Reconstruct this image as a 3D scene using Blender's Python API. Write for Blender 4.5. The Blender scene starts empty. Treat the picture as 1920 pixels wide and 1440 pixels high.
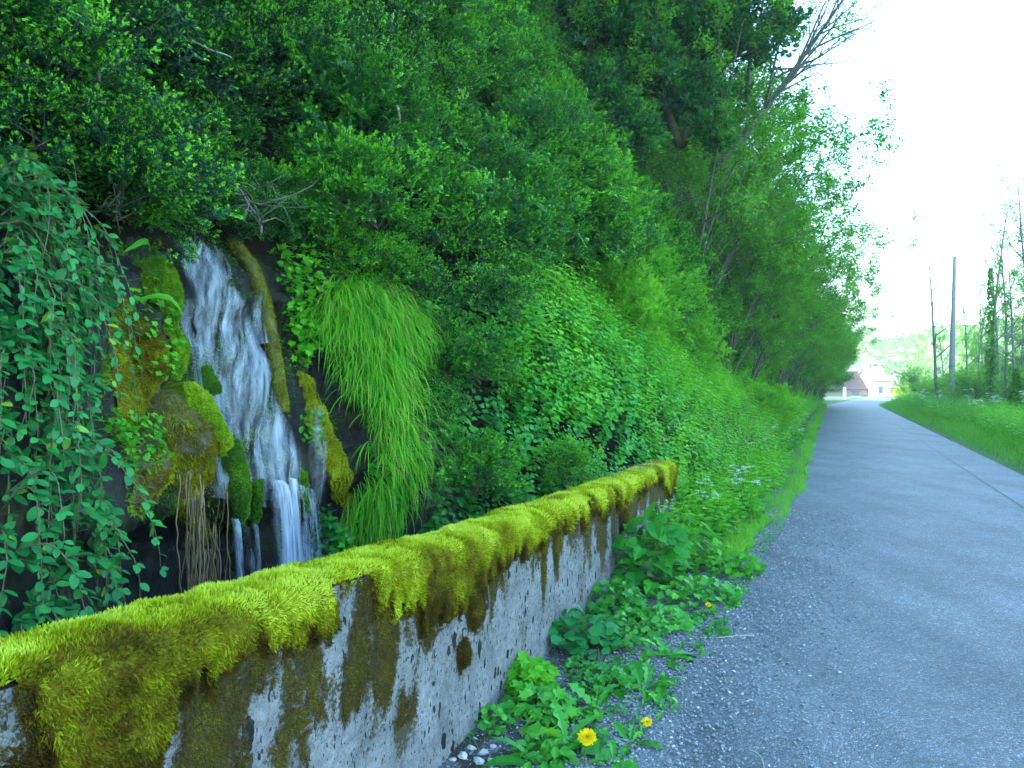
import bpy, math, random
import numpy as np
from mathutils import Vector, Quaternion

# ------------------------------------------------------------------ camera, sky, sun
scene = bpy.context.scene
COL = scene.collection
F_PX = 1400.0
CAM_Z = 1.6
cam_d = bpy.data.cameras.new("camera")
cam_d.sensor_width = 36.0
cam_d.lens = 36.0 * F_PX / 1920.0
cam_d.clip_start = 0.05
cam_d.clip_end = 6000
cam = bpy.data.objects.new("camera", cam_d)
COL.objects.link(cam)
cam.location = (0, 0, CAM_Z)
cam.rotation_euler = (math.radians(90), 0, 0)
scene.camera = cam

SUN_EL = math.radians(27)
SUN_DIR = Vector((-math.cos(SUN_EL) * 0.995, -math.cos(SUN_EL) * 0.10, math.sin(SUN_EL))).normalized()
world = bpy.data.worlds.new("World")
scene.world = world
world.use_nodes = True
wn = world.node_tree
sky = wn.nodes.new("ShaderNodeTexSky")
sky.sky_type = 'NISHITA'
sky.sun_disc = False
sky.sun_elevation = SUN_EL
sky.sun_rotation = math.radians(264)
sky.air_density = 1.3
sky.dust_density = 0.6
sky.ozone_density = 1.0
tintn = wn.nodes.new("ShaderNodeMix"); tintn.data_type = 'RGBA'; tintn.blend_type = 'MULTIPLY'
tintn.inputs[0].default_value = 1.0; tintn.inputs[7].default_value = (0.80, 1.0, 1.10, 1)
wn.links.new(sky.outputs[0], tintn.inputs[6])
wn.links.new(tintn.outputs[2], wn.nodes['Background'].inputs[0])
wn.nodes['Background'].inputs[1].default_value = 0.15
sun_l = bpy.data.lights.new("sun", 'SUN')
sun_l.energy = 3.0
sun_l.angle = math.radians(0.5)
sun_l.color = (1.0, 0.93, 0.82)
sun = bpy.data.objects.new("sun", sun_l)
COL.objects.link(sun)
sun.location = (-30, 0, 40)
sun.rotation_euler = (-SUN_DIR).to_track_quat('-Z', 'Y').to_euler()
scene.view_settings.view_transform = 'Standard'
scene.view_settings.look = 'None'
scene.view_settings.gamma = 1.0
scene.view_settings.exposure = 3.15
cy = scene.cycles
cy.max_bounces = 6
cy.diffuse_bounces = 3
cy.glossy_bounces = 2
cy.transmission_bounces = 3
cy.transparent_max_bounces = 12
cy.volume_bounces = 0

rng = np.random.default_rng(7)
random.seed(7)
R = math.radians

# ------------------------------------------------------------------ road coordinates
U = np.array([0.395, 0.919]); U = U / np.linalg.norm(U)
NL = np.array([-U[1], U[0]])


def P(s, t, z):
    s = np.asarray(s, float); t = np.asarray(t, float)
    x = s * U[0] + t * NL[0]; y = s * U[1] + t * NL[1]
    return np.stack(np.broadcast_arrays(x, y, np.asarray(z, float)), -1)


def ST(p):
    p = np.asarray(p, float)
    return p[..., 0] * U[0] + p[..., 1] * U[1], p[..., 0] * NL[0] + p[..., 1] * NL[1]


# ------------------------------------------------------------------ noise
def _hash(ix, iy, iz, seed):
    h = (ix.astype(np.uint32) * np.uint32(374761393) + iy.astype(np.uint32) * np.uint32(668265263)
         + iz.astype(np.uint32) * np.uint32(2147483647) + np.uint32(seed * 974711 + 12345))
    h = (h ^ (h >> np.uint32(13))) * np.uint32(1274126177)
    h = (h ^ (h >> np.uint32(16))) * np.uint32(2246822519)
    h = h ^ (h >> np.uint32(15))
    return (h & np.uint32(0xffffff)).astype(float) / float(0xffffff)


def vnoise(p, seed=0):
    p = np.asarray(p, float)
    i = np.floor(p).astype(np.int64); f = p - i
    f = f * f * (3 - 2 * f)
    out = 0
    for dx in (0, 1):
        for dy in (0, 1):
            for dz in (0, 1):
                w = (f[..., 0] if dx else 1 - f[..., 0]) * (f[..., 1] if dy else 1 - f[..., 1]) * (f[..., 2] if dz else 1 - f[..., 2])
                out = out + w * _hash((i[..., 0] + dx) & 0xffff, (i[..., 1] + dy) & 0xffff, (i[..., 2] + dz) & 0xffff, seed)
    return out


def fbm(p, octv=4, seed=0):
    p = np.asarray(p, float); a = 0.5; o = 0; tot = 0
    for k in range(octv):
        o = o + a * vnoise(p * (2.03 ** k), seed + k * 17); tot += a; a *= 0.5
    return o / tot


def noise2(a, b, octv=4, seed=0):
    a, b = np.broadcast_arrays(np.asarray(a, float), np.asarray(b, float))
    return fbm(np.stack([a, b, np.full_like(a, 3.7)], -1), octv, seed)


def sstep(a, b, x):
    t = np.clip((np.asarray(x, float) - a) / (b - a), 0, 1)
    return t * t * (3 - 2 * t)


# ------------------------------------------------------------------ mesh builder
def norm(v):
    v = np.asarray(v, float)
    return v / np.maximum(np.linalg.norm(v, axis=-1, keepdims=True), 1e-9)


class MB:
    def __init__(self):
        self.v = []; self.t = []; self.uv = []; self.loops = []; self.tot = []; self.mi = []; self.n = 0

    def add(self, verts, faces, tint=0.5, uv=None, mat=0):
        verts = np.asarray(verts, float).reshape(-1, 3)
        k = len(verts)
        self.v.append(verts)
        self.t.append(np.broadcast_to(np.asarray(tint, float), (k,)))
        self.uv.append(np.zeros((k, 2)) if uv is None else np.asarray(uv, float).reshape(-1, 2))
        if isinstance(faces, np.ndarray):
            faces = [faces]
        by = []
        for f in faces:
            if isinstance(f, np.ndarray) and f.ndim == 2:
                by.append(f)
            else:
                by.append(np.asarray(f)[None, :])
        for f in by:
            self.loops.append((f + self.n).ravel().astype(np.int32))
            self.tot.append(np.full(len(f), f.shape[1], np.int32))
            self.mi.append(np.full(len(f), mat, np.int32))
        self.n += k

    def inst(self, tv, tf, pos, frame, scale, tint, tadd=0.0):
        """tv (k,3) template, tf list of index tuples, pos (n,3), frame (n,3,3) columns x,y,z, scale (n,) or (n,3)"""
        pos = np.asarray(pos, float); n = len(pos)
        if n == 0:
            return
        tv = np.asarray(tv, float); k = len(tv)
        scale = np.asarray(scale, float)
        if scale.ndim == 0:
            scale = np.full(n, float(scale))
        if scale.ndim == 1:
            lv = tv[None] * scale[:, None, None]
        else:
            lv = tv[None] * scale[:, None, :]
        wv = np.einsum('nij,nkj->nki', frame, lv) + pos[:, None, :]
        tint = np.broadcast_to(np.asarray(tint, float), (n,))[:, None] + np.broadcast_to(np.asarray(tadd, float), (k,))[None]
        off = (np.arange(n) * k)[:, None]
        by = {}
        for f in tf:
            by.setdefault(len(f), []).append(f)
        fs = []
        for m, lst in by.items():
            a = np.array(lst)  # (q,m)
            fs.append((off[:, :, None] + a[None]).reshape(-1, m))
        self.add(wv.reshape(-1, 3), fs, tint.ravel())

    def grid(self, pts, tint=0.5, uv=None, mask=None, flip=False, mat=0):
        a, b = pts.shape[:2]
        idx = np.arange(a * b).reshape(a, b)
        q = np.stack([idx[:-1, :-1], idx[1:, :-1], idx[1:, 1:], idx[:-1, 1:]], -1)
        if flip:
            q = q[..., ::-1]
        if mask is not None:
            q = q[mask]
        q = q.reshape(-1, 4)
        self.add(pts.reshape(-1, 3), [q], np.broadcast_to(tint, (a, b)).ravel() if not np.isscalar(tint) else tint,
                 None if uv is None else uv.reshape(-1, 2), mat)

    def tube(self, pts, rad, k=6, tint=0.5, cap=True):
        pts = np.asarray(pts, float); m = len(pts)
        rad = np.broadcast_to(np.asarray(rad, float), (m,))
        tan = np.gradient(pts, axis=0); tan = norm(tan)
        up = np.array([0, 0, 1.0]) if abs(tan[0, 2]) < 0.9 else np.array([1.0, 0, 0])
        x = norm(np.cross(tan, up)); y = np.cross(x, tan)
        an = np.linspace(0, 2 * np.pi, k, endpoint=False)
        ring = pts[:, None, :] + rad[:, None, None] * (np.cos(an)[None, :, None] * x[:, None, :] + np.sin(an)[None, :, None] * y[:, None, :])
        idx = np.arange(m * k).reshape(m, k)
        q = np.stack([idx[:-1], np.roll(idx[:-1], -1, 1), np.roll(idx[1:], -1, 1), idx[1:]], -1).reshape(-1, 4)
        fs = [q]
        if cap:
            fs += [idx[0][::-1][None], idx[-1][None]]
        ln = np.concatenate([[0], np.cumsum(np.linalg.norm(np.diff(pts, axis=0), axis=1))])
        uv = np.stack(np.broadcast_arrays(an[None, :] / 6.28, ln[:, None]), -1)
        self.add(ring.reshape(-1, 3), fs, np.repeat(np.broadcast_to(tint, (m,)), k), uv)

    def box(self, c, d, rot=0, tint=0.5, mat=0):
        x, y, z = np.array(d) / 2
        v = np.array([[-x, -y, -z], [x, -y, -z], [x, y, -z], [-x, y, -z], [-x, -y, z], [x, -y, z], [x, y, z], [-x, y, z]])
        cr, sr = math.cos(rot), math.sin(rot)
        v = np.stack([v[:, 0] * cr - v[:, 1] * sr, v[:, 0] * sr + v[:, 1] * cr, v[:, 2]], -1) + np.array(c)
        f = np.array([[3, 2, 1, 0], [4, 5, 6, 7], [0, 1, 5, 4], [1, 2, 6, 5], [2, 3, 7, 6], [3, 0, 4, 7]])
        self.add(v, [f], tint, None, mat)

    def mesh(self, name, mats, origin=(0, 0, 0), smooth=False):
        me = bpy.data.meshes.new(name)
        v = (np.concatenate(self.v) - np.asarray(origin, float)).astype(np.float32)
        lp = np.concatenate(self.loops); tot = np.concatenate(self.tot)
        me.vertices.add(len(v)); me.vertices.foreach_set('co', v.ravel())
        me.loops.add(len(lp)); me.loops.foreach_set('vertex_index', lp)
        me.polygons.add(len(tot))
        st = np.concatenate([[0], np.cumsum(tot)[:-1]]).astype(np.int32)
        me.polygons.foreach_set('loop_start', st)
        me.polygons.foreach_set('material_index', np.concatenate(self.mi))
        me.polygons.foreach_set('use_smooth', np.full(len(tot), bool(smooth)))
        a = me.attributes.new('tint', 'FLOAT', 'POINT')
        a.data.foreach_set('value', np.concatenate(self.t).astype(np.float32))
        uv = np.concatenate(self.uv).astype(np.float32)
        if np.any(uv):
            b = me.attributes.new('flow', 'FLOAT_VECTOR', 'POINT')
            b.data.foreach_set('vector', np.concatenate([uv, np.zeros((len(uv), 1), np.float32)], 1).ravel())
        me.update(calc_edges=True)
        for m in (mats if isinstance(mats, (list, tuple)) else [mats]):
            me.materials.append(m)
        return me

    def build(self, name, mats, parent=None, smooth=False, origin=None):
        org = np.array(origin if origin is not None else (parent.location if parent else (0, 0, 0)), float)
        o = bpy.data.objects.new(name, self.mesh(name, mats, org, smooth))
        COL.objects.link(o)
        if parent:
            o.parent = parent
            if origin is not None:
                o.location = Vector(org) - parent.location
        elif origin is not None:
            o.location = org
        return o


def tag(o, label=None, cat=None, group=None, kind=None):
    if label: o['label'] = label
    if cat: o['category'] = cat
    if group: o['group'] = group
    if kind: o['kind'] = kind
    return o


def thing(name, label, cat, loc=(0, 0, 0), group=None):
    o = bpy.data.objects.new(name, None)
    o.empty_display_size = 0.2
    COL.objects.link(o); o.location = [float(c) for c in loc]
    return tag(o, label, cat, group)


def dup(root, loc, rotz=0.0, scale=1.0, tilt=(0, 0), label=None, group=None):
    r = root.copy(); COL.objects.link(r)
    r.location = [float(c) for c in loc]; r.rotation_euler = (tilt[0], tilt[1], rotz)
    r.scale = (scale, scale, scale) if np.isscalar(scale) else scale
    if label: r['label'] = label
    if group: r['group'] = group
    for ch in list(root.children):
        c = ch.copy(); COL.objects.link(c); c.parent = r
        for g in list(ch.children):
            d = g.copy(); COL.objects.link(d); d.parent = c
    return r


def frames(d, nrm):
    """columns x,y,z ; y=d, z close to nrm"""
    y = norm(d)
    x = norm(np.cross(y, nrm))
    z = np.cross(x, y)
    return np.stack([x, y, z], -1)


def rdir(n):
    v = rng.normal(size=(n, 3))
    return norm(v)


# ------------------------------------------------------------------ materials
def newmat(name):
    m = bpy.data.materials.new(name); m.use_nodes = True
    nt = m.node_tree; b = nt.nodes['Principled BSDF']
    return m, nt, b


def N(nt, typ, **kw):
    n = nt.nodes.new(typ)
    for k, v in kw.items():
        setattr(n, k, v)
    return n


def ramp(nt, src, stops):
    r = N(nt, 'ShaderNodeValToRGB')
    e = r.color_ramp.elements
    e[0].position, e[0].color = stops[0][0], (*stops[0][1], 1)
    e[1].position, e[1].color = stops[-1][0], (*stops[-1][1], 1)
    for p, c in stops[1:-1]:
        x = e.new(p); x.color = (*c, 1)
    nt.links.new(src, r.inputs[0])
    return r.outputs[0]


def noise_node(nt, scale, detail=4, vec=None, rough=0.6, dist=0.0):
    n = N(nt, 'ShaderNodeTexNoise')
    n.inputs['Scale'].default_value = scale; n.inputs['Detail'].default_value = detail
    n.inputs['Roughness'].default_value = rough; n.inputs['Distortion'].default_value = dist
    if vec is not None: nt.links.new(vec, n.inputs['Vector'])
    return n.outputs['Fac']


def objco(nt, sc=(1, 1, 1), rot=(0, 0, 0)):
    tc = N(nt, 'ShaderNodeTexCoord'); mp = N(nt, 'ShaderNodeMapping')
    mp.inputs['Scale'].default_value = sc; mp.inputs['Rotation'].default_value = rot
    nt.links.new(tc.outputs['Object'], mp.inputs['Vector'])
    return mp.outputs['Vector']


def mix(nt, fac, a, b, mode='MIX'):
    m = N(nt, 'ShaderNodeMix', data_type='RGBA', blend_type=mode)
    for i, v in ((0, fac), (6, a), (7, b)):
        if hasattr(v, 'links') or hasattr(v, 'is_linked'):
            nt.links.new(v, m.inputs[i])
        else:
            m.inputs[i].default_value = v if i == 0 else (*v, 1)
    return m.outputs[2]


def math_n(nt, op, a, b=None, c=None):
    m = N(nt, 'ShaderNodeMath', operation=op)
    for i, v in enumerate((a, b, c)):
        if v is None: continue
        if hasattr(v, 'is_linked'): nt.links.new(v, m.inputs[i])
        else: m.inputs[i].default_value = v
    return m.outputs[0]


def bump(nt, b, h, strength, dist=0.01):
    n = N(nt, 'ShaderNodeBump')
    n.inputs['Strength'].default_value = strength; n.inputs['Distance'].default_value = dist
    nt.links.new(h, n.inputs['Height']); nt.links.new(n.outputs[0], b.inputs['Normal'])


def leafmat(name, stops, rough=0.42, trans=0.28, var=0.25, spec=0.45, patch=0.0):
    m, nt, b = newmat(name)
    at = N(nt, 'ShaderNodeAttribute', attribute_name='tint')
    src = at.outputs['Fac']
    oi = N(nt, 'ShaderNodeObjectInfo')
    r = math_n(nt, 'SUBTRACT', oi.outputs['Random'], 0.5)
    src = math_n(nt, 'ADD', src, math_n(nt, 'MULTIPLY', r, var))
    if patch:
        tc = N(nt, 'ShaderNodeTexCoord')
        src = math_n(nt, 'ADD', src, math_n(nt, 'MULTIPLY', math_n(nt, 'SUBTRACT', noise_node(nt, 1.3, 3, tc.outputs['Object']), 0.5), patch))
    c = ramp(nt, src, stops)
    nt.links.new(c, b.inputs['Base Color'])
    b.inputs['Roughness'].default_value = rough
    b.inputs['Specular IOR Level'].default_value = spec
    tr = N(nt, 'ShaderNodeBsdfTranslucent'); ms = N(nt, 'ShaderNodeMixShader')
    tcol = mix(nt, 0.45, c, (0.16, 0.42, 0.03), 'MIX')
    nt.links.new(tcol, tr.inputs['Color'])
    ms.inputs[0].default_value = trans
    nt.links.new(b.outputs[0], ms.inputs[1]); nt.links.new(tr.outputs[0], ms.inputs[2])
    nt.links.new(ms.outputs[0], nt.nodes['Material Output'].inputs['Surface'])
    return m


M = {}
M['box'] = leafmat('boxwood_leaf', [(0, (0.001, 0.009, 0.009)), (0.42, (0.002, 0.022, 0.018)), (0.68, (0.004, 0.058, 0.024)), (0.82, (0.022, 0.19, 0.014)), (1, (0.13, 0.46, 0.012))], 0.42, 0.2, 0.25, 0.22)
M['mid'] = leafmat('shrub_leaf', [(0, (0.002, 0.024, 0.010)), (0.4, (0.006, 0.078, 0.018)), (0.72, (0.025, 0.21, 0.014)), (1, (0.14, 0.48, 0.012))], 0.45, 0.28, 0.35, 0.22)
M['light'] = leafmat('spring_leaf', [(0, (0.03, 0.17, 0.015)), (0.5, (0.10, 0.38, 0.015)), (1, (0.24, 0.58, 0.025))], 0.5, 0.55, 0.35, 0.2)
M['dark'] = leafmat('evergreen_leaf', [(0, (0.002, 0.025, 0.016)), (0.5, (0.007, 0.080, 0.032)), (0.85, (0.025, 0.20, 0.03)), (1, (0.09, 0.36, 0.03))], 0.42, 0.25, 0.2, 0.3)
M['dog'] = leafmat('broad_leaf', [(0, (0.006, 0.09, 0.024)), (0.5, (0.016, 0.20, 0.044)), (0.85, (0.035, 0.31, 0.05)), (1, (0.26, 0.45, 0.02))], 0.45, 0.25, 0.1, 0.3)
M['nettle'] = leafmat('nettle_leaf', [(0, (0.004, 0.07, 0.010)), (0.5, (0.012, 0.18, 0.016)), (1, (0.05, 0.36, 0.02))], 0.5, 0.3, 0.1, 0.3)
M['ivy'] = leafmat('ivy_leaf', [(0, (0.008, 0.05, 0.03)), (0.5, (0.02, 0.12, 0.04)), (0.9, (0.07, 0.25, 0.04)), (1, (0.16, 0.12, 0.03))], 0.35, 0.15, 0.1, 0.5)
M['grass'] = leafmat('grass_blade', [(0, (0.02, 0.18, 0.010)), (0.5, (0.08, 0.42, 0.012)), (0.85, (0.20, 0.56, 0.015)), (1, (0.36, 0.42, 0.06))], 0.5, 0.45, 0.1, 0.2)
M['lime'] = leafmat('herb_leaf', [(0, (0.025, 0.22, 0.012)), (0.5, (0.08, 0.42, 0.016)), (1, (0.20, 0.58, 0.02))], 0.5, 0.45, 0.1, 0.25)
M['dand'] = leafmat('dandelion_leaf', [(0, (0.015, 0.15, 0.018)), (0.5, (0.04, 0.30, 0.024)), (1, (0.13, 0.48, 0.03))], 0.42, 0.3, 0.1, 0.35)
M['moss'] = leafmat('moss_frond', [(0, (0.05, 0.022, 0.005)), (0.25, (0.14, 0.085, 0.005)), (0.5, (0.26, 0.27, 0.006)), (0.8, (0.44, 0.54, 0.010)), (1, (0.62, 0.70, 0.07))], 0.8, 0.3, 0.0, 0.08)
M['wetmoss'] = leafmat('green_moss_frond', [(0, (0.03, 0.06, 0.006)), (0.4, (0.05, 0.20, 0.006)), (0.75, (0.19, 0.38, 0.006)), (1, (0.36, 0.50, 0.015))], 0.7, 0.25, 0.0, 0.15)
M['far'] = leafmat('far_leaf', [(0, (0.08, 0.24, 0.05)), (0.5, (0.17, 0.40, 0.06)), (1, (0.32, 0.55, 0.08))], 0.6, 0.55, 0.4, 0.15)
M['yellow_bush'] = leafmat('yellow_leaf', [(0, (0.45, 0.42, 0.02)), (1, (0.75, 0.68, 0.05))], 0.6, 0.4, 0.1, 0.2)
M['petal'] = leafmat('yellow_petal', [(0, (0.75, 0.45, 0.0)), (1, (0.9, 0.68, 0.0))], 0.6, 0.3, 0.0, 0.2)
M['white_petal'] = leafmat('white_petal', [(0, (0.7, 0.75, 0.7)), (1, (0.85, 0.88, 0.85))], 0.6, 0.3, 0.0, 0.2)
M['violet'] = leafmat('violet_petal', [(0, (0.12, 0.12, 0.6)), (1, (0.3, 0.3, 0.75))], 0.6, 0.3, 0.0, 0.2)
M['dry'] = leafmat('dry_grass', [(0, (0.06, 0.075, 0.05)), (0.5, (0.16, 0.17, 0.11)), (1, (0.34, 0.33, 0.24))], 0.8, 0.2, 0.0, 0.1)


def barkmat(name, c1, c2, green=0.0, scale=18, rough=0.85):
    m, nt, b = newmat(name)
    v = objco(nt, (1, 1, 0.3))
    f = noise_node(nt, scale, 6, v, 0.7)
    c = ramp(nt, f, [(0.3, c1), (0.7, c2)])
    if green:
        g = math_n(nt, 'MULTIPLY', math_n(nt, 'GREATER_THAN', noise_node(nt, 4, 4, objco(nt)), 0.5), green)
        c = mix(nt, g, c, (0.06, 0.09, 0.012))
    nt.links.new(c, b.inputs['Base Color']); b.inputs['Roughness'].default_value = rough
    bump(nt, b, f, 0.7, 0.02)
    return m


M['bark'] = barkmat('dark_bark', (0.022, 0.02, 0.015), (0.075, 0.065, 0.045), 0.4)
M['bark_grey'] = barkmat('grey_bark', (0.05, 0.05, 0.045), (0.16, 0.15, 0.13), 0.3)
M['bark_pale'] = barkmat('pale_dead_wood', (0.22, 0.2, 0.15), (0.45, 0.42, 0.34))
M['twig'] = barkmat('brown_twig', (0.06, 0.045, 0.025), (0.16, 0.12, 0.07))
M['root'] = barkmat('hanging_root', (0.09, 0.06, 0.025), (0.26, 0.19, 0.09), 0.0, 30)
M['mossy_bark'] = barkmat('mossy_bark', (0.05, 0.045, 0.01), (0.14, 0.14, 0.02), 0.7)
M['stem'] = leafmat('green_stem', [(0, (0.04, 0.10, 0.02)), (1, (0.10, 0.16, 0.05))], 0.5, 0.1, 0.0, 0.3)
M['redstem'] = barkmat('vine_stem', (0.05, 0.05, 0.03), (0.16, 0.13, 0.08))

# bare soil and leaf litter
m, nt, b = newmat('leaf_litter_soil'); M['soil'] = m
f = noise_node(nt, 7, 8, objco(nt), 0.7)
nt.links.new(ramp(nt, f, [(0.3, (0.005, 0.006, 0.004)), (0.6, (0.014, 0.013, 0.008)), (0.8, (0.03, 0.035, 0.015))]), b.inputs['Base Color'])
b.inputs['Roughness'].default_value = 0.95; b.inputs['Specular IOR Level'].default_value = 0.08; bump(nt, b, f, 0.8, 0.05)

# wet dark rock
m, nt, b = newmat('wet_rock'); M['rock'] = m
v = objco(nt, (1, 1, 0.5))
f = noise_node(nt, 9, 8, v, 0.7, 0.6)
g = noise_node(nt, 2.6, 5, objco(nt), 0.6)
c = ramp(nt, f, [(0.3, (0.002, 0.003, 0.005)), (0.55, (0.008, 0.009, 0.011)), (0.8, (0.03, 0.027, 0.02))])
c = mix(nt, ramp(nt, g, [(0.48, (0, 0, 0)), (0.62, (0.8, 0.8, 0.8))]), c, (0.016, 0.022, 0.004))
nt.links.new(c, b.inputs['Base Color']); b.inputs['Roughness'].default_value = 0.32; b.inputs['Specular IOR Level'].default_value = 0.3
bump(nt, b, f, 1.0, 0.05)

# tufa stone under the moss
m, nt, b = newmat('tufa_stone'); M['tufa'] = m
f = noise_node(nt, 22, 8, objco(nt), 0.75, 0.5)
c = ramp(nt, f, [(0.3, (0.03, 0.026, 0.012)), (0.55, (0.09, 0.085, 0.03)), (0.8, (0.2, 0.19, 0.11))])
trk = noise_node(nt, 1.0, 4, objco(nt, (1.9, 0.10, 1), (0, 0, math.atan2(0.395, 0.919))), 0.55)
c = mix(nt, 1.0, c, ramp(nt, trk, [(0.35, (0.84, 0.85, 0.86)), (0.65, (1.10, 1.10, 1.10))]), 'MULTIPLY')
nt.links.new(c, b.inputs['Base Color']); b.inputs['Roughness'].default_value = 0.6
bump(nt, b, f, 1.0, 0.04)

# moss cushion
def cushion_mat(name, stops):
    m, nt, b = newmat(name)
    at = N(nt, 'ShaderNodeAttribute', attribute_name='tint')
    f = noise_node(nt, 90, 5, objco(nt), 0.7)
    s_ = math_n(nt, 'ADD', at.outputs['Fac'], math_n(nt, 'MULTIPLY', math_n(nt, 'SUBTRACT', math_n(nt, 'ADD', math_n(nt, 'MULTIPLY', f, 0.55), math_n(nt, 'MULTIPLY', noise_node(nt, 26, 5, objco(nt), 0.7), 0.45)), 0.53), 1.9))
    nt.links.new(ramp(nt, s_, stops), b.inputs['Base Color'])
    b.inputs['Roughness'].default_value = 0.95; b.inputs['Specular IOR Level'].default_value = 0.1
    bump(nt, b, f, 1.0, 0.02)
    return m
M['moss_base'] = cushion_mat('moss_cushion', [(0, (0.025, 0.012, 0.004)), (0.3, (0.09, 0.058, 0.005)), (0.6, (0.18, 0.18, 0.006)), (1, (0.38, 0.44, 0.02))])
M['wetmoss_base'] = cushion_mat('green_moss_cushion', [(0, (0.015, 0.025, 0.005)), (0.5, (0.035, 0.09, 0.006)), (1, (0.12, 0.22, 0.01))])

# weathered concrete with lichen spots
m, nt, b = newmat('weathered_concrete'); M['concrete'] = m
tc = objco(nt, (1, 1, 1), (0, 0, -math.atan2(0.9285, 0.3714)))   # x runs along the wall
sep = N(nt, 'ShaderNodeMapping'); sep.inputs['Scale'].default_value = (1, 0.0, 1); nt.links.new(tc, sep.inputs['Vector'])
co = sep.outputs['Vector']
grain = noise_node(nt, 160, 4, co, 0.7)
big = noise_node(nt, 5, 6, co, 0.65)
c = ramp(nt, big, [(0.3, (0.055, 0.062, 0.07)), (0.5, (0.15, 0.162, 0.172)), (0.7, (0.235, 0.25, 0.262))])
mott = noise_node(nt, 30, 7, co, 0.75)
c = mix(nt, 1.0, c, ramp(nt, mott, [(0.35, (0.45, 0.46, 0.48)), (0.62, (1.15, 1.15, 1.15))]), 'MULTIPLY')
c = mix(nt, 0.22, c, ramp(nt, grain, [(0.3, (0.06, 0.06, 0.06)), (0.7, (0.45, 0.45, 0.45))]))
streak = N(nt, 'ShaderNodeMapping'); streak.inputs['Scale'].default_value = (22, 0, 1.6); nt.links.new(co, streak.inputs['Vector'])
st = noise_node(nt, 1.0, 5, streak.outputs['Vector'], 0.65)
c = mix(nt, ramp(nt, st, [(0.55, (0, 0, 0)), (0.75, (0.5, 0.5, 0.5))]), c, (0.09, 0.10, 0.11))
for sc_, th, zz, amt in ((11, 0.19, 0.5, 0.97), (24, 0.2, 0.55, 0.92), (52, 0.2, 0.65, 0.8)):
    mp = N(nt, 'ShaderNodeMapping'); mp.inputs['Scale'].default_value = (1, 0, zz); nt.links.new(co, mp.inputs['Vector'])
    warp = N(nt, 'ShaderNodeVectorMath', operation='ADD')
    nn = N(nt, 'ShaderNodeTexNoise'); nn.inputs['Scale'].default_value = 45; nt.links.new(mp.outputs[0], nn.inputs['Vector'])
    sc2 = N(nt, 'ShaderNodeVectorMath', operation='SCALE'); sc2.inputs['Scale'].default_value = 0.03
    nt.links.new(nn.outputs['Color'], sc2.inputs[0])
    nt.links.new(mp.outputs[0], warp.inputs[0]); nt.links.new(sc2.outputs[0], warp.inputs[1])
    vo = N(nt, 'ShaderNodeTexVoronoi'); vo.inputs['Scale'].default_value = sc_; nt.links.new(warp.outputs[0], vo.inputs['Vector'])
    sepc = N(nt, 'ShaderNodeSeparateColor'); nt.links.new(vo.outputs['Color'], sepc.inputs[0])
    size = math_n(nt, 'MULTIPLY', math_n(nt, 'SUBTRACT', sepc.outputs[0], 0.26 if sc_ > 20 else 0.36), th * 2.4)
    hit_ = math_n(nt, 'LESS_THAN', vo.outputs['Distance'], size)
    c = mix(nt, math_n(nt, 'MULTIPLY', hit_, amt), c, (0.007, 0.008, 0.010))
at = N(nt, 'ShaderNodeAttribute', attribute_name='tint')      # brown algae and thin moss growth
fine = noise_node(nt, 48, 8, co, 0.8)
gm = math_n(nt, 'ADD', at.outputs['Fac'], math_n(nt, 'MULTIPLY', math_n(nt, 'SUBTRACT', fine, 0.5), 2.2))
c = mix(nt, ramp(nt, gm, [(0.42, (0, 0, 0)), (0.58, (0.95, 0.95, 0.95))]), c, ramp(nt, grain, [(0.3, (0.02, 0.02, 0.018)), (0.7, (0.075, 0.06, 0.02))]))
nt.links.new(c, b.inputs['Base Color']); b.inputs['Roughness'].default_value = 0.9; b.inputs['Specular IOR Level'].default_value = 0.12
hh = math_n(nt, 'ADD', grain, math_n(nt, 'MULTIPLY', big, 2.0))
bump(nt, b, hh, 0.5, 0.008)

# asphalt
m, nt, b = newmat('chip_asphalt'); M['asphalt'] = m
vv = objco(nt)
vo = N(nt, 'ShaderNodeTexVoronoi'); vo.inputs['Scale'].default_value = 120; nt.links.new(vv, vo.inputs['Vector'])
sepc = N(nt, 'ShaderNodeSeparateColor'); nt.links.new(vo.outputs['Color'], sepc.inputs[0])
chip = ramp(nt, sepc.outputs[0], [(0.0, (0.075, 0.088, 0.096)), (0.55, (0.125, 0.148, 0.160)), (0.9, (0.175, 0.203, 0.22)), (1.0, (0.36, 0.39, 0.41))])
big = noise_node(nt, 0.9, 6, vv, 0.6)
mid = noise_node(nt, 9, 4, vv, 0.6)
c = mix(nt, 1.0, chip, ramp(nt, big, [(0.3, (0.72, 0.72, 0.72)), (0.7, (1.12, 1.12, 1.12))]), 'MULTIPLY')
c = mix(nt, 1.0, c, ramp(nt, mid, [(0.3, (0.85, 0.85, 0.85)), (0.7, (1.1, 1.1, 1.1))]), 'MULTIPLY')
trk = noise_node(nt, 1.0, 4, objco(nt, (1.9, 0.10, 1), (0, 0, math.atan2(0.395, 0.919))), 0.55)
c = mix(nt, 1.0, c, ramp(nt, trk, [(0.35, (0.84, 0.85, 0.86)), (0.65, (1.10, 1.10, 1.10))]), 'MULTIPLY')
nt.links.new(c, b.inputs['Base Color']); b.inputs['Roughness'].default_value = 0.6
b.inputs['Specular IOR Level'].default_value = 0.4
edge = math_n(nt, 'ADD', math_n(nt, 'MULTIPLY', vo.outputs['Distance'], -1.0), math_n(nt, 'MULTIPLY', mid, 0.3))
bump(nt, b, edge, 0.8, 0.006)

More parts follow.
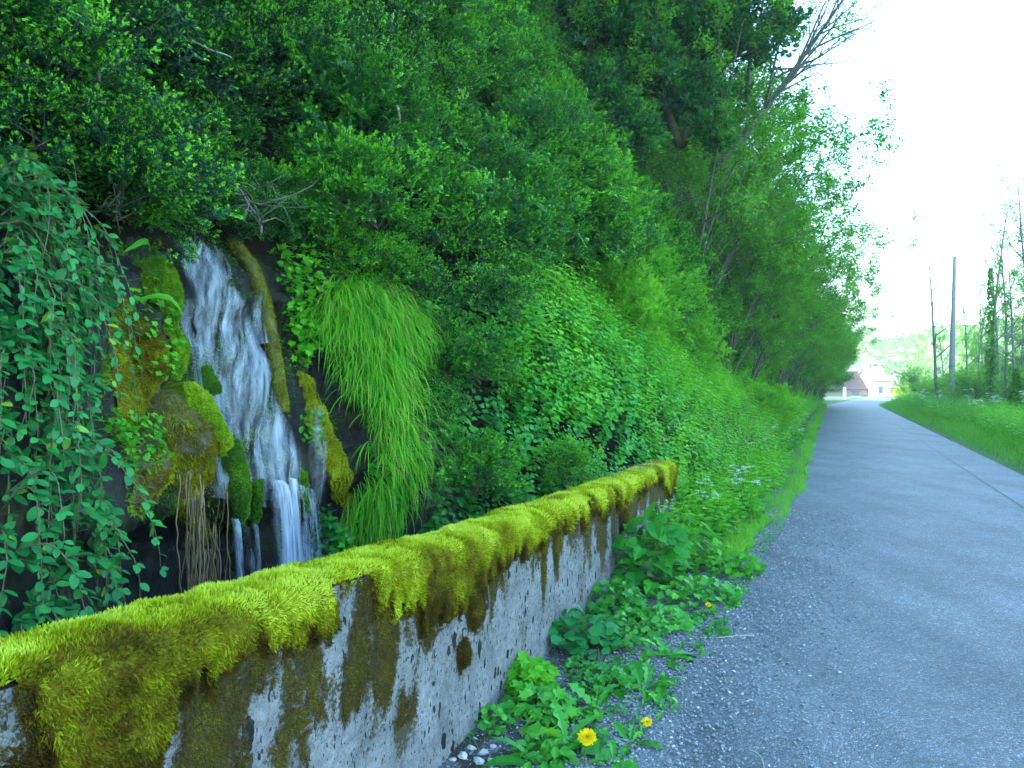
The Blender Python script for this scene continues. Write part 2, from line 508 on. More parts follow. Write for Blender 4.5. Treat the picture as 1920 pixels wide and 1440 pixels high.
# gravel and soil of the verge
m, nt, b = newmat('gravel_soil'); M['gravel'] = m
vv = objco(nt)
vo = N(nt, 'ShaderNodeTexVoronoi'); vo.inputs['Scale'].default_value = 75; nt.links.new(vv, vo.inputs['Vector'])
sepc = N(nt, 'ShaderNodeSeparateColor'); nt.links.new(vo.outputs['Color'], sepc.inputs[0])
chip = ramp(nt, sepc.outputs[0], [(0.0, (0.045, 0.055, 0.06)), (0.6, (0.11, 0.132, 0.146)), (1.0, (0.32, 0.35, 0.37))])
nz = noise_node(nt, 3.5, 5, vv, 0.6)
at = N(nt, 'ShaderNodeAttribute', attribute_name='tint')
nz = math_n(nt, 'ADD', nz, at.outputs['Fac'])
c = mix(nt, ramp(nt, nz, [(0.42, (0, 0, 0)), (0.6, (1, 1, 1))]), (0.024, 0.021, 0.014), chip)
nt.links.new(c, b.inputs['Base Color']); b.inputs['Roughness'].default_value = 0.9
bump(nt, b, math_n(nt, 'MULTIPLY', vo.outputs['Distance'], -1.0), 1.0, 0.01)

m, nt, b = newmat('pebble'); M['pebble'] = m
at = N(nt, 'ShaderNodeAttribute', attribute_name='tint')
nt.links.new(ramp(nt, at.outputs['Fac'], [(0, (0.08, 0.09, 0.095)), (0.55, (0.19, 0.215, 0.23)), (0.85, (0.32, 0.34, 0.35)), (1, (0.55, 0.52, 0.47))]), b.inputs['Base Color'])
b.inputs['Roughness'].default_value = 0.8

# meadow ground
m, nt, b = newmat('meadow_ground'); M['meadow'] = m
f = noise_node(nt, 0.5, 6, objco(nt), 0.65)
nt.links.new(ramp(nt, f, [(0.3, (0.02, 0.07, 0.012)), (0.7, (0.06, 0.14, 0.02))]), b.inputs['Base Color'])
b.inputs['Roughness'].default_value = 0.95
m, nt, b = newmat('wooded_hill'); M['hillwood'] = m
f = noise_node(nt, 0.11, 6, objco(nt), 0.7)
nt.links.new(ramp(nt, f, [(0.35, (0.03, 0.08, 0.03)), (0.5, (0.10, 0.15, 0.04)), (0.65, (0.22, 0.24, 0.10))]), b.inputs['Base Color'])
b.inputs['Roughness'].default_value = 0.95; bump(nt, b, f, 1.0, 2.0)

# water
def watermat(name, lo, hi, au, av, seed, amax=0.92):
    m, nt, b = newmat(name)
    at = N(nt, 'ShaderNodeAttribute', attribute_name='flow')
    tn = N(nt, 'ShaderNodeAttribute', attribute_name='tint')
    mp = N(nt, 'ShaderNodeMapping'); mp.inputs['Scale'].default_value = (au, av, 1); mp.inputs['Location'].default_value = (seed, seed * 2.3, 0)
    nt.links.new(at.outputs['Vector'], mp.inputs['Vector'])
    f = noise_node(nt, 1.0, 6, mp.outputs['Vector'], 0.62, 0.08)
    a = math_n(nt, 'MULTIPLY', ramp(nt, f, [(lo, (0, 0, 0)), (hi, (amax,) * 3)]), tn.outputs['Fac'])
    b.inputs['Base Color'].default_value = (0.50, 0.61, 0.76, 1)
    b.inputs['Roughness'].default_value = 0.3
    trl = N(nt, 'ShaderNodeBsdfTranslucent'); trl.inputs['Color'].default_value = (0.72, 0.76, 0.80, 1)
    ms0 = N(nt, 'ShaderNodeMixShader'); ms0.inputs[0].default_value = 0.3
    nt.links.new(b.outputs[0], ms0.inputs[1]); nt.links.new(trl.outputs[0], ms0.inputs[2])
    tp = N(nt, 'ShaderNodeBsdfTransparent'); ms = N(nt, 'ShaderNodeMixShader')
    nt.links.new(a, ms.inputs[0]); nt.links.new(tp.outputs[0], ms.inputs[1]); nt.links.new(ms0.outputs[0], ms.inputs[2])
    nt.links.new(ms.outputs[0], nt.nodes['Material Output'].inputs['Surface'])
    bump(nt, b, f, 0.15, 0.01)
    return m
M['water_a'] = watermat('white_water_sheet', 0.38, 0.72, 13, 0.6, 1.0, 0.82)
M['water_b'] = watermat('white_water_spray', 0.46, 0.74, 22, 0.9, 5.0, 0.7)
M['water_thin'] = watermat('thin_water_film', 0.40, 0.75, 14, 1.0, 9.0, 0.6)
M['water_fall'] = watermat('falling_water', 0.32, 0.62, 10, 0.6, 13.0, 0.95)
m, nt, b = newmat('stream_water'); M['pool'] = m
b.inputs['Base Color'].default_value = (0.01, 0.02, 0.02, 1); b.inputs['Roughness'].default_value = 0.08
bump(nt, b, noise_node(nt, 14, 4, objco(nt)), 0.4, 0.03)


def plain(name, col, rough=0.8, bumps=30, var=0.25):
    m, nt, b = newmat(name)
    f = noise_node(nt, bumps, 5, objco(nt), 0.65)
    nt.links.new(ramp(nt, f, [(0.3, tuple(c * (1 - var) for c in col)), (0.7, tuple(min(1, c * (1 + var)) for c in col))]), b.inputs['Base Color'])
    b.inputs['Roughness'].default_value = rough; bump(nt, b, f, 0.4, 0.02)
    return m
M['plaster'] = plain('white_plaster', (0.72, 0.72, 0.69), 0.9, 3, 0.06)
M['barnwall'] = plain('old_barn_wall', (0.22, 0.19, 0.15), 0.9, 3)
M['roof_shaded'] = plain('shaded_roof_tile', (0.045, 0.028, 0.028), 0.85, 6)  # barn roof: the hill's shade is put into the tile colour
M['roof_sunlit'] = plain('sunlit_roof_tile', (0.30, 0.16, 0.10), 0.85, 6)  # house roof: same tiling, with sunlight put into the colour
M['slate'] = plain('grey_slate', (0.10, 0.105, 0.12), 0.6, 5)
M['glass'] = plain('dark_window_glass', (0.10, 0.12, 0.15), 0.15, 5)
M['pole'] = plain('concrete_pole', (0.24, 0.24, 0.23), 0.85, 25)
M['whitepaint'] = plain('white_post_paint', (0.75, 0.75, 0.73), 0.6, 20, 0.05)

# ------------------------------------------------------------------ bank surface
_S = [-14, 0, 2, 3, 4, 5, 6, 7, 8.4, 10, 14, 18, 30, 60, 75]
_TF = [2.6, 2.6, 2.75, 3.2, 3.3, 3.1, 2.6, 2.25, 1.9, 1.4, 1.15, 1.05, 1.0, 0.9, 0.8]
_ZC = [2.2, 2.2, 2.3, 2.5, 2.55, 2.4, 2.3, 2.35, 2.4, 2.4, 2.2, 2.0, 1.7, 0.9, 0.6]
_TC = [3.1, 3.1, 3.3, 3.9, 4.0, 3.75, 3.4, 3.1, 3.0, 3.0, 3.0, 3.0, 2.6, 1.6, 1.4]


def TS(s, z, rough=True):
    s = np.asarray(s, float); z = np.asarray(z, float)
    tf = np.interp(s, _S, _TF); zc = np.interp(s, _S, _ZC); tc = np.interp(s, _S, _TC)
    q = np.clip(z / zc, -0.2, 1)
    t = tf + (tc - tf) * q + np.clip(z - zc, 0, None) * 0.52
    und = sstep(1.9, 2.5, s) * (1 - sstep(4.7, 5.3, s)) * (1 - sstep(0.55, 0.95, z))
    t = t + 0.5 * und
    if rough:
        a = fbm(np.stack(np.broadcast_arrays(s * 0.9, z * 0.9, t * 0 + 1.3), -1), 4, 3) - 0.5
        t = t + a * 0.45 * np.clip(z + 0.3, 0, 1)
    return t


def SN(s, z):
    e = 0.05
    p = P(s, TS(s, z), z)
    ps = P(s + e, TS(s + e, z), z) - p
    pz = P(s, TS(s, z + e), z + e) - p
    n = norm(np.cross(pz, ps))
    n = np.where((n[..., 0:1] * NL[0] + n[..., 1:2] * NL[1]) > 0, -n, n)
    return n


def hit(px, py):
    """where the sight line through a photo pixel meets the bank: returns s, z, point"""
    px = np.atleast_1d(np.asarray(px, float)); py = np.atleast_1d(np.asarray(py, float))
    Y = np.geomspace(1.2, 90, 190)
    kx = (px - 960) / F_PX; kz = (720 - py) / F_PX
    X = kx[:, None] * Y[None]; Z = CAM_Z + kz[:, None] * Y[None]
    YY = np.broadcast_to(Y[None], X.shape)
    s = X * U[0] + YY * U[1]; t = X * NL[0] + YY * NL[1]
    f = t - TS(s, Z)
    ok = f >= 0
    i = np.argmax(ok, 1); i = np.where(ok.any(1), np.maximum(i, 1), len(Y) - 1)
    r = np.arange(len(px))
    f0 = f[r, i - 1]; f1 = f[r, i]
    w = np.clip(-f0 / np.maximum(f1 - f0, 1e-9), 0, 1)
    y = Y[i - 1] + w * (Y[i] - Y[i - 1])
    p = np.stack([kx * y, y, CAM_Z + kz * y], -1)
    ss, tt = ST(p)
    return ss, p[:, 2], p


def inpoly(x, y, poly):
    c = np.zeros(np.shape(x), bool); n = len(poly); j = n - 1
    for i in range(n):
        xi, yi = poly[i]; xj, yj = poly[j]
        hitc = ((yi > y) != (yj > y)) & (x < (xj - xi) * (y - yi) / (yj - yi + 1e-12) + xi)
        c ^= hitc; j = i
    return c


def polydist(x, y, poly):
    d = np.full(np.shape(x), 1e9)
    n = len(poly)
    for i in range(n):
        ax, ay = poly[i]; bx, by = poly[(i + 1) % n]
        vx, vy = bx - ax, by - ay
        h = np.clip(((x - ax) * vx + (y - ay) * vy) / (vx * vx + vy * vy + 1e-9), 0, 1)
        d = np.minimum(d, np.hypot(x - ax - h * vx, y - ay - h * vy))
    return d


def polysample(poly, n):
    a = np.array(poly); lo = a.min(0); hi = a.max(0); out = []
    tot = 0
    while tot < n:
        q = rng.uniform(lo, hi, (n * 2, 2))
        q = q[inpoly(q[:, 0], q[:, 1], poly)]
        out.append(q); tot += len(q)
    return np.concatenate(out)[:n]


# ------------------------------------------------------------------ leaf templates
def leaf_diamond(w=0.27, h=0.07):
    return np.array([[0, 0, 0], [-w, .48, h], [0, 1, -.05], [w, .48, h]]), [(0, 3, 2), (0, 2, 1)]


def leaf_oval(w=0.3, fold=0.08, droop=0.12, wid=(0.75, 1.0, 0.7)):
    ys = [0.22, 0.5, 0.8]
    v = [[0, 0, 0]]
    for y, k in zip(ys, wid):
        z = -droop * y * y
        v += [[-w * k, y, z + fold * k], [0, y, z], [w * k, y, z + fold * k]]
    v += [[0, 1.0, -droop]]
    f = [(0, 2, 1), (0, 3, 2), (1, 2, 5, 4), (2, 3, 6, 5), (4, 5, 8, 7), (5, 6, 9, 8), (7, 8, 10), (8, 9, 10)]
    return np.array(v), f


def leaf_lobed():
    """small five pointed leaf (ivy, buttercup)"""
    pts = [(0, 0), (0.25, -0.08), (0.5, 0.18), (0.33, 0.36), (0.52, 0.66), (0.2, 0.62), (0, 1.0),
           (-0.2, 0.62), (-0.52, 0.66), (-0.33, 0.36), (-0.5, 0.18), (-0.25, -0.08)]
    v = [[x, y, 0.12 * abs(x) - 0.1 * y * y] for x, y in pts] + [[0, 0.4, -0.03]]
    f = [(i, (i + 1) % 12, 12) for i in range(12)]
    return np.array(v), f


def leaf_heart():
    """toothed heart shaped leaf (nettle, garlic mustard)"""
    half = [(0.0, 0.0), (0.2, -0.07), (0.36, 0.07), (0.33, 0.17), (0.42, 0.24), (0.33, 0.38), (0.37, 0.48), (0.22, 0.62), (0.22, 0.72), (0.08, 0.86), (0, 1.0)]
    v = [[x, y, 0.22 * x - 0.22 * y * y] for x, y in half]
    v += [[-x, y, 0.22 * x - 0.22 * y * y] for x, y in half[1:-1]]
    mid0 = len(v)
    v += [[0, 0.3, -0.02 - 0.03], [0, 0.6, -0.08 - 0.03]]
    f = []
    R_ = list(range(11)); L_ = [0] + list(range(11, 20)) + [10]
    for ring, fl in ((R_, False), (L_, True)):
        for a, b in zip(ring[:-1], ring[1:]):
            ym = (v[a][1] + v[b][1]) / 2
            c = mid0 if ym < 0.45 else mid0 + 1
            f.append((a, b, c) if not fl else (b, a, c))
        a4, a5 = ring[5], ring[6]
    f.append((5, mid0 + 1, mid0)); f.append((mid0, mid0 + 1, 15))
    f.append((0, 0, 0)) if False else None
    f = [q for q in f if q]
    return np.array(v), f


def blade_template(n=4, w=1.0, bend=1.0):
    """strip along +Y bending toward -Z; width in x of 1"""
    v = []; f = []
    for i in range(n + 1):
        u = i / n
        a = bend * u
        y = (math.sin(a) / bend) if bend > 1e-3 else u
        z = -((1 - math.cos(a)) / bend) if bend > 1e-3 else 0
        ww = 0.5 * w * (1 - 0.9 * u ** 1.8)
        if i < n:
            v += [[-ww, y, z], [ww, y, z]]
        else:
            v += [[0, y, z]]
    for i in range(n - 1):
        f.append((2 * i, 2 * i + 1, 2 * i + 3, 2 * i + 2))
    f.append((2 * n - 2, 2 * n - 1, 2 * n))
    return np.array(v), f


D_LEAF = leaf_diamond()
O_LEAF = leaf_oval()
L_LEAF = leaf_lobed()
H_LEAF = leaf_heart()


# ------------------------------------------------------------------ structure: ground, road, bank, hills
road_pts = np.array([P(s, -1.3, 0)[:2] for s in np.arange(-14, 62, 1.0)] + [(33.4, 70), (37.0, 75.5), (40.2, 81), (42.0, 87), (41.0, 95), (36, 106), (28, 118), (14, 134)])
# resample smoothly
dl = np.concatenate([[0], np.cumsum(np.linalg.norm(np.diff(road_pts, axis=0), axis=1))])
ss_ = np.arange(0, dl[-1], 0.5)
rc = np.stack([np.interp(ss_, dl, road_pts[:, 0]), np.interp(ss_, dl, road_pts[:, 1])], -1)
ker = np.ones(15) / 15
rcs = np.stack([np.convolve(np.pad(rc[:, i], 7, mode='edge'), ker, 'valid') for i in (0, 1)], -1)
rc = np.where((rc[:, 1] > 45)[:, None], rcs, rc)
rt = norm(np.gradient(rc, axis=0)); rn = np.stack([-rt[:, 1], rt[:, 0]], -1)
srow = rc[:, 0] * U[0] + rc[:, 1] * U[1]
left_w = np.interp(srow, [-14, 1, 3, 6.15, 8.5, 14, 60], [2.3, 2.25, 2.1, 1.93, 1.8, 1.76, 1.75]) + 0.16 * (noise2(srow * 1.3, 0, 3, 5) - 0.5) * (srow > 9)
right_w = 1.75 + 0.08 * (noise2(srow * 1.1, 9, 3, 6) - 0.5)


def drop(y):
    return -0.5 * sstep(88, 125, y)


cols = np.linspace(0, 1, 11)
off = left_w[:, None] * (1 - cols) - right_w[:, None] * cols
rp = rc[:, None, :] + rn[:, None, :] * off[..., None]
rz = 0.012 + 0.03 * (1 - (2 * cols - 1) ** 2)[None, :] + drop(rp[..., 1])
mb = MB(); mb.grid(np.concatenate([rp, rz[..., None]], -1))
road = tag(mb.build('road', M['asphalt'], smooth=True), kind='structure')

# tar seam along the right half of the road
sc_ = np.arange(5.5, 34, 0.15); tc_ = -2.15 + 0.10 * (noise2(sc_ * .7, 1, 4, 7) - .5) - 0.004 * sc_
wc_ = 0.008 + 0.010 * noise2(sc_ * 2, 5, 3, 9)
zc_ = 0.012 + 0.03 * (1 - ((tc_ + 1.3) / 1.755) ** 2) + 0.0045
mb = MB(); mb.grid(np.stack([P(sc_, tc_ - wc_, zc_), P(sc_, tc_ + wc_, zc_)], 1))
m, nt, b = newmat('tar_seam'); b.inputs['Base Color'].default_value = (0.045, 0.05, 0.055, 1); b.inputs['Roughness'].default_value = 0.6
tag(mb.build('road_seam', m), kind='structure')

# ground sheet
gx = np.unique(np.concatenate([np.linspace(-3000, -60, 10), np.linspace(-60, 120, 91), np.linspace(120, 3000, 10)]))
gy = np.unique(np.concatenate([np.linspace(-3000, -40, 8), np.linspace(-40, 160, 101), np.linspace(160, 3000, 10)]))
GX, GY = np.meshgrid(gx, gy, indexing='ij')
mb = MB(); mb.grid(np.stack([GX, GY, drop(GY) + GX * 0], -1))
tag(mb.build('ground', M['meadow']), kind='structure')

# gravel strip along the foot of the wall
sg = np.arange(-6, 12, 0.1)
tin = np.linspace(0, 1, 14)
t0 = 0.35; t1 = np.interp(sg, [-6, 9, 12], [1.75, 1.75, 0.9])
tt = t0 + (t1[:, None] - t0) * tin[None]
gz = 0.006 + 0.035 * np.clip((tt - 0.95) / 0.6, 0, 1) * noise2(sg[:, None] * 3, tt * 3, 4, 8)
mb = MB(); mb.grid(P(sg[:, None] + 0 * tt, tt, gz), 0.5 * (1 - sstep(0.75, 1.15, tt)) - 0.02, flip=True)
tag(mb.build('gravel_verge', M['gravel'], smooth=True), kind='structure')

# bank and hillside
sv = np.concatenate([np.arange(-14, 12, 0.12), np.arange(12, 40, 0.35), np.arange(40, 78, 0.8)])
zmax = np.interp(sv, [-14, 40, 55, 70, 78], [27, 27, 16, 6, 3.5])
vv_ = np.concatenate([np.linspace(0, 0.12, 45)[:-1], np.linspace(0.12, 0.35, 40)[:-1], np.linspace(0.35, 1, 20)])
ZZ = -0.25 + vv_[None, :] * (zmax[:, None] + 0.25)
TT = TS(sv[:, None] + 0 * ZZ, ZZ)
pts = P(sv[:, None] + 0 * ZZ, TT, ZZ)
tail = np.stack([P(sv, TT[:, -1] + 25, zmax + 3), P(sv, TT[:, -1] + 90, zmax + 4)], 1)
pts = np.concatenate([pts, tail], 1)
# close the far end of the hill down to the ground
endrow = pts[-1:].copy(); endrow[..., :2] += U * 6; endrow[..., 2] = -0.6
pts = np.concatenate([pts, endrow], 0)
mb = MB(); mb.grid(pts, flip=False)
tag(mb.build('hillside', M['soil'], smooth=True), kind='structure')

# wet rock face behind the waterfall (laid 3 cm proud of the bank soil)
sr = np.arange(1.2, 6.0, 0.022); zr = np.arange(-0.25, 2.75, 0.022)
SR, ZR = np.meshgrid(sr, zr, indexing='ij')
rn_ = fbm(np.stack([SR * 2.2, ZR * 1.6, SR * 0], -1), 5, 21) - 0.5
ledge = np.abs(fbm(np.stack([SR * 1.2, ZR * 4.0, SR * 0 + 4], -1), 4, 22) - 0.5)
edge_in = np.clip(np.minimum.reduce([(SR - 1.2) / 0.4, (5.96 - SR) / 0.5, (2.73 - ZR) / 0.3]), 0, 1)
TR = TS(SR, ZR) + 0.12 - edge_in * (0.17 + 0.30 * rn_ + 0.18 * ledge + 0.10 * (fbm(np.stack([SR * 9, ZR * 6, SR * 0 + 2], -1), 4, 23) - 0.5))
mb = MB(); mb.grid(P(SR, TR, ZR))
tag(mb.build('rock_face', M['rock'], smooth=True), kind='structure')


def TROCK(s, z):
    i = np.clip((np.asarray(s) - 1.2) / 0.022, 0, len(sr) - 1.001); j = np.clip((np.asarray(z) + 0.25) / 0.022, 0, len(zr) - 1.001)
    return np.minimum(TR[i.astype(int), j.astype(int)], TS(s, z))


def rockpt(px, py, lift=0.03):
    s, z, p = hit(px, py)
    n = SN(s, np.maximum(z, 0.05))
    pr = P(s, TROCK(s, z), z)
    d = np.linalg.norm(pr - p, axis=-1, keepdims=True)
    q = np.where(d < 0.5, pr, p)
    return q + n * np.asarray(lift)[..., None] if np.ndim(lift) else q + n * lift, n


# stream at the foot of the rock
sp = np.linspace(-2, 8, 40)
mb = MB(); mb.grid(np.stack([P(sp, 1.78, 0.012), P(sp, TS(sp, 0.0) + 0.6, 0.012)], 1))
tag(mb.build('stream_water', M['pool']), kind='structure')

# far hills
def hill(name, x0, x1, y0, h, dy, seed, mat, n=90):
    a = np.linspace(0, 1, n); b_ = np.linspace(0, 1, 40)
    A, B = np.meshgrid(a, b_, indexing='ij')
    X = x0 + (x1 - x0) * A; Y = y0 + dy * B
    prof = np.sin(np.clip(B, 0, 1) * np.pi * 0.5) ** 1.0
    Z = -1 + np.interp(A, np.linspace(0, 1, len(h)), h) * prof + 5.0 * (fbm(np.stack([X * 0.08, Y * 0.08, A * 0], -1), 4, seed) - 0.5) * prof
    mb = MB(); mb.grid(np.stack([X, Y, Z], -1), flip=False)
    return tag(mb.build(name, mat, smooth=True), kind='structure')


hill('far_hill', 90, 420, 330, [22, 38, 36, 34, 42, 48], 160, 31, M['hillwood'])
hill('wooded_hill', 87, 300, 140, [11, 18, 23, 27, 30, 31], 90, 32, M['hillwood'])

# ------------------------------------------------------------------ the mossy wall
WD = np.array([0.3714, 0.9285]); WN = np.array([-0.9285, 0.3714])     # along the wall, away from the road


def WP(y, d, z):
    """point by depth y of the face line, distance d behind the face, height z"""
    y = np.asarray(y, float); d = np.asarray(d, float)
    x = -1.538 + 0.4 * y
    return np.stack(np.broadcast_arrays(x + d * WN[0], y + d * WN[1], np.asarray(z, float)), -1)


Y0, Y1, TH = -0.6, 8.42, 0.25
_wy = [-1, 1.4, 2.34, 3.47, 5.13, 6.73, 8.35, 9]
_wz = [1.07, 1.02, 0.95, 0.865, 0.785, 0.735, 0.69, 0.68]


def wtop(y):
    return np.interp(y, _wy, _wz) + 0.012 * (noise2(y * 2.0, 0, 3, 41) - 0.5)


# how far the moss hangs down the face (m), from near to far
_my = [-1, 1.40, 1.47, 1.50, 1.56, 1.64, 1.70, 1.80, 1.95, 2.10, 2.25, 2.36, 2.46, 2.52, 2.62, 2.75, 2.90, 3.05, 3.25, 3.50, 3.70, 3.95, 4.3, 4.7, 5.2, 5.8, 6.4, 6.9, 7.2, 7.4, 7.8, 8.2, 8.5]
_md = [.02, .02, .02, .10, .50, .50, .42, .15, .11, .10, .13, .12, .03, .05, .15, .22, .25, .21, .23, .19, .14, .13, .11, .09, .11, .10, .13, .10, .09, .08, .2, .27, .27]
# brown growth beyond the moss: depth of the stained zone
_by = [-1, 1.4, 1.7, 1.78, 1.9, 2.05, 2.2, 2.35, 2.5, 2.62, 2.8, 3.0, 3.3, 3.6, 4.0, 5, 6, 8.5]
_bd = [.1, .1, .5, .45, .40, .55, .55, .35, .28, .42, .32, .28, .26, .22, .20, .2, .22, .35]


def mossfield(y, dz):
    """>0 where moss grows, y along, dz below the top"""
    nz = noise2(y * 7, dz * 4, 5, 51) - 0.5
    nf = noise2(y * 30, dz * 7, 4, 52) - 0.5
    e = np.interp(y, _my, _md) + 0.26 * nz + 0.34 * nf - dz
    # two patches lower down, and the dense near one
    for (cy_, cz, ry, rz) in ((3.42, 0.30, 0.07, 0.11), (3.30, 0.47, 0.06, 0.06), (6.1, 0.22, 0.10, 0.13)):
        e = np.maximum(e, 0.08 * (1 - np.hypot((y - cy_) / ry, (dz - cz) / rz)) + 0.12 * nf + 0.06 * nz)
    near = 0.12 * (1 - np.hypot((y - 1.42) / 0.17, (dz - 0.33) / 0.20)) + 0.08 * nz
    return np.maximum(e, near)


wall = thing('garden_wall', 'low grey concrete wall topped with thick yellow-green moss beside the road', 'wall', WP(4.0, TH / 2, 0))
yy = np.arange(Y0, Y1 + 0.001, 0.0125); nv = 90
ztop = wtop(yy)
dz = np.linspace(0, 1, nv)
Zf = ztop[:, None] - dz[None] * (ztop[:, None] + 0.15)
rough = 0.010 * (noise2(yy[:, None] * 9, Zf * 9, 5, 61) - 0.5)
face = WP(yy[:, None] + 0 * Zf, rough, Zf)
DZ = ztop[:, None] - Zf
mf = mossfield(yy[:, None] + 0 * DZ, DZ)


def stainfield(y, dz):
    brown = np.interp(y, _by, _bd) - dz
    st = 0.50 + 1.5 * np.clip(brown, -1, 0.12) + 2.2 * (noise2(y * 10, dz * 3.2, 5, 63) - 0.43)
    st = np.maximum(st, 0.5 + 1.6 * np.clip(mossfield(y, dz), -0.12, 0.1))
    bare = np.exp(-((y - 2.43) / 0.10) ** 2 - ((dz - 0.10) / 0.16) ** 2) + np.exp(-((y - 1.97) / 0.05) ** 2 - ((dz - 0.07) / 0.04) ** 2) + np.exp(-((y - 1.80) / 0.05) ** 2 - ((dz - 0.27) / 0.14) ** 2)
    return st - 0.5 * bare


stain = stainfield(yy[:, None] + 0 * DZ, DZ)
mb = MB()
mb.grid(face, np.clip(stain, 0, 1), flip=True)
back = WP(yy[:, None], TH, np.stack([ztop, ztop * 0 - 0.15], 1)); mb.grid(back, 0.6)
mb.grid(np.stack([face[:, 0], back[:, 0]], 1), 0.9)
mb.grid(np.stack([face[-1], WP(np.full(nv, yy[-1]), TH, Zf[-1])], 0), 0.6, flip=True)
mb.grid(np.stack([face[0], WP(np.full(nv, yy[0]), TH, Zf[0])], 0), 0.6)
mb.build('concrete_body', M['concrete'], wall, smooth=True)

# moss cap: runs from the back edge over the top and down the face
ds = np.concatenate([np.linspace(-TH - 0.05, 0, 22), np.linspace(0, 0.56, 46)[1:]])      # arc coordinate: <0 on top, >0 down the face
YY, DD = np.meshgrid(np.arange(0.2, Y1 + 0.02, 0.0125), ds, indexing='ij')
mfield = np.where(DD < 0, 0.2, mossfield(YY, np.maximum(DD, 0)))
nearbare = (YY < 1.5)
th = 0.022 * sstep(0, 0.05, mfield) + 0.030 * np.clip(mfield, 0, 0.2) / 0.2 * (fbm(np.stack([YY * 9, DD * 9, DD * 0], -1), 4, 71) - 0.15)
th = np.maximum(th, 0) + 0.004
endf = sstep(0, 0.05, Y1 + 0.03 - YY)
r = 0.05                                   # rounded shoulder
zt = wtop(YY)


def moss_pt(y, d, h):
    zt = wtop(y)
    top = d < -r
    facep = d > r
    ang = np.clip((d + r) / (2 * r), 0, 1) * np.pi / 2
    # position on the rounded profile: back offset b and drop q
    b_ = np.where(top, -d, np.where(facep, 0.0, r * (1 - np.sin(ang)) * 1.0))
    q = np.where(top, 0.0, np.where(facep, d, r * (1 - np.cos(ang))))
    nb = np.where(top, 0.0, np.where(facep, -1.0, -np.sin(ang)))      # outward normal: along -WN and up
    nz = np.where(top, 1.0, np.where(facep, 0.0, np.cos(ang)))
    # back edge rolls over too
    be = sstep(-TH + 0.05, -TH - 0.05, d)
    p = WP(y, b_ + h * nb, zt - q + h * nz - be * 0.06)
    n = np.stack([nb * WN[0], nb * WN[1], nz], -1)
    return p, n


mp_, mn_ = moss_pt(YY, DD, th * endf + 0.002)
mint = 0.62 + 0.3 * (fbm(np.stack([YY * 5, DD * 5, DD * 0], -1), 4, 72) - 0.5) * 2 - 0.9 * np.clip(DD - 0.02, 0, 1) - 0.35 * (1 - sstep(0, 0.07, mfield))
cellm = (mfield[:-1, :-1] > 0) & (mfield[1:, 1:] > 0) & (mfield[1:, :-1] > 0) & (mfield[:-1, 1:] > 0)
mb = MB(); mb.grid(mp_, np.clip(mint, 0, 1), mask=cellm)
mb.build('moss_cap', M['moss_base'], wall, smooth=True)

# fronds of the moss
nb_ = 480000
by = np.concatenate([1.1 + 3.2 * rng.random(int(nb_ * 0.68)) ** 1.15, rng.uniform(3.6, Y1, int(nb_ * 0.32))])
bd = rng.uniform(-TH - 0.05, 0.56, len(by))
mfb = np.where(bd < 0, 0.2, mossfield(by, np.maximum(bd, 0)))
keep = (mfb > -0.015) & (rng.random(len(by)) < np.where(mfb > 0.0, 1, 0.3))
by, bd, mfb = by[keep], bd[keep], mfb[keep]
hb = (0.022 * sstep(0, 0.05, mfb) + 0.030 * np.clip(mfb, 0, 0.2) / 0.2 * (fbm(np.stack([by * 9, bd * 9, bd * 0], -1), 4, 71) - 0.15))
hb = np.maximum(hb, 0) * sstep(0, 0.05, Y1 + 0.03 - by)
bp, bn = moss_pt(by, bd, hb)
clump = np.stack([noise2(by * 30, bd * 30, 2, 73), noise2(by * 30, bd * 30, 2, 74), noise2(by * 30, bd * 30, 2, 75)], -1) - 0.5
dirv = norm(bn * 0.95 + clump * 2.4 + rdir(len(by)) * 0.55 + np.stack([0 * bd, 0 * bd, np.where(bd > 0.02, -0.55, 0.1)], -1))
tn = 0.74 + 0.75 * (fbm(np.stack([by * 5, bd * 5, bd * 0], -1), 4, 72) - 0.5) * 2 - 1.9 * np.clip(bd - 0.02, 0, 1) * (0.5 + noise2(by * 8, bd * 3, 3, 79)) - 0.42 * (1 - sstep(0, 0.08, mfb)) + rng.normal(0, 0.12, len(by)) + 0.9 * (noise2(by * 14, bd * 14, 3, 171) - .5) - 0.20 * sstep(-0.02, 0.06, bd) + 0.03
tn = tn - 0.25 * sstep(2.0, 1.4, by) * (bd < 0.0) * (noise2(by * 4, bd * 8, 3, 76) > 0.5)
fl = (0.008 + 0.015 * rng.random(len(by)) ** 2) * (1 + 0.5 * (by > 4))
MOSSL = (np.array([[-.10, 0, 0], [.10, 0, 0], [.09, .6, .06], [0, 1, 0], [-.09, .6, .06]]), [(0, 1, 2, 3, 4)])
mb = MB(); mb.inst(*MOSSL, bp + bn * 0.001, frames(dirv, rdir(len(by))), fl, np.clip(tn, 0, 1), np.array([-.12, -.12, .03, .1, .03]))
tag(mb.build('moss_fronds', M['moss'], wall), kind='stuff')
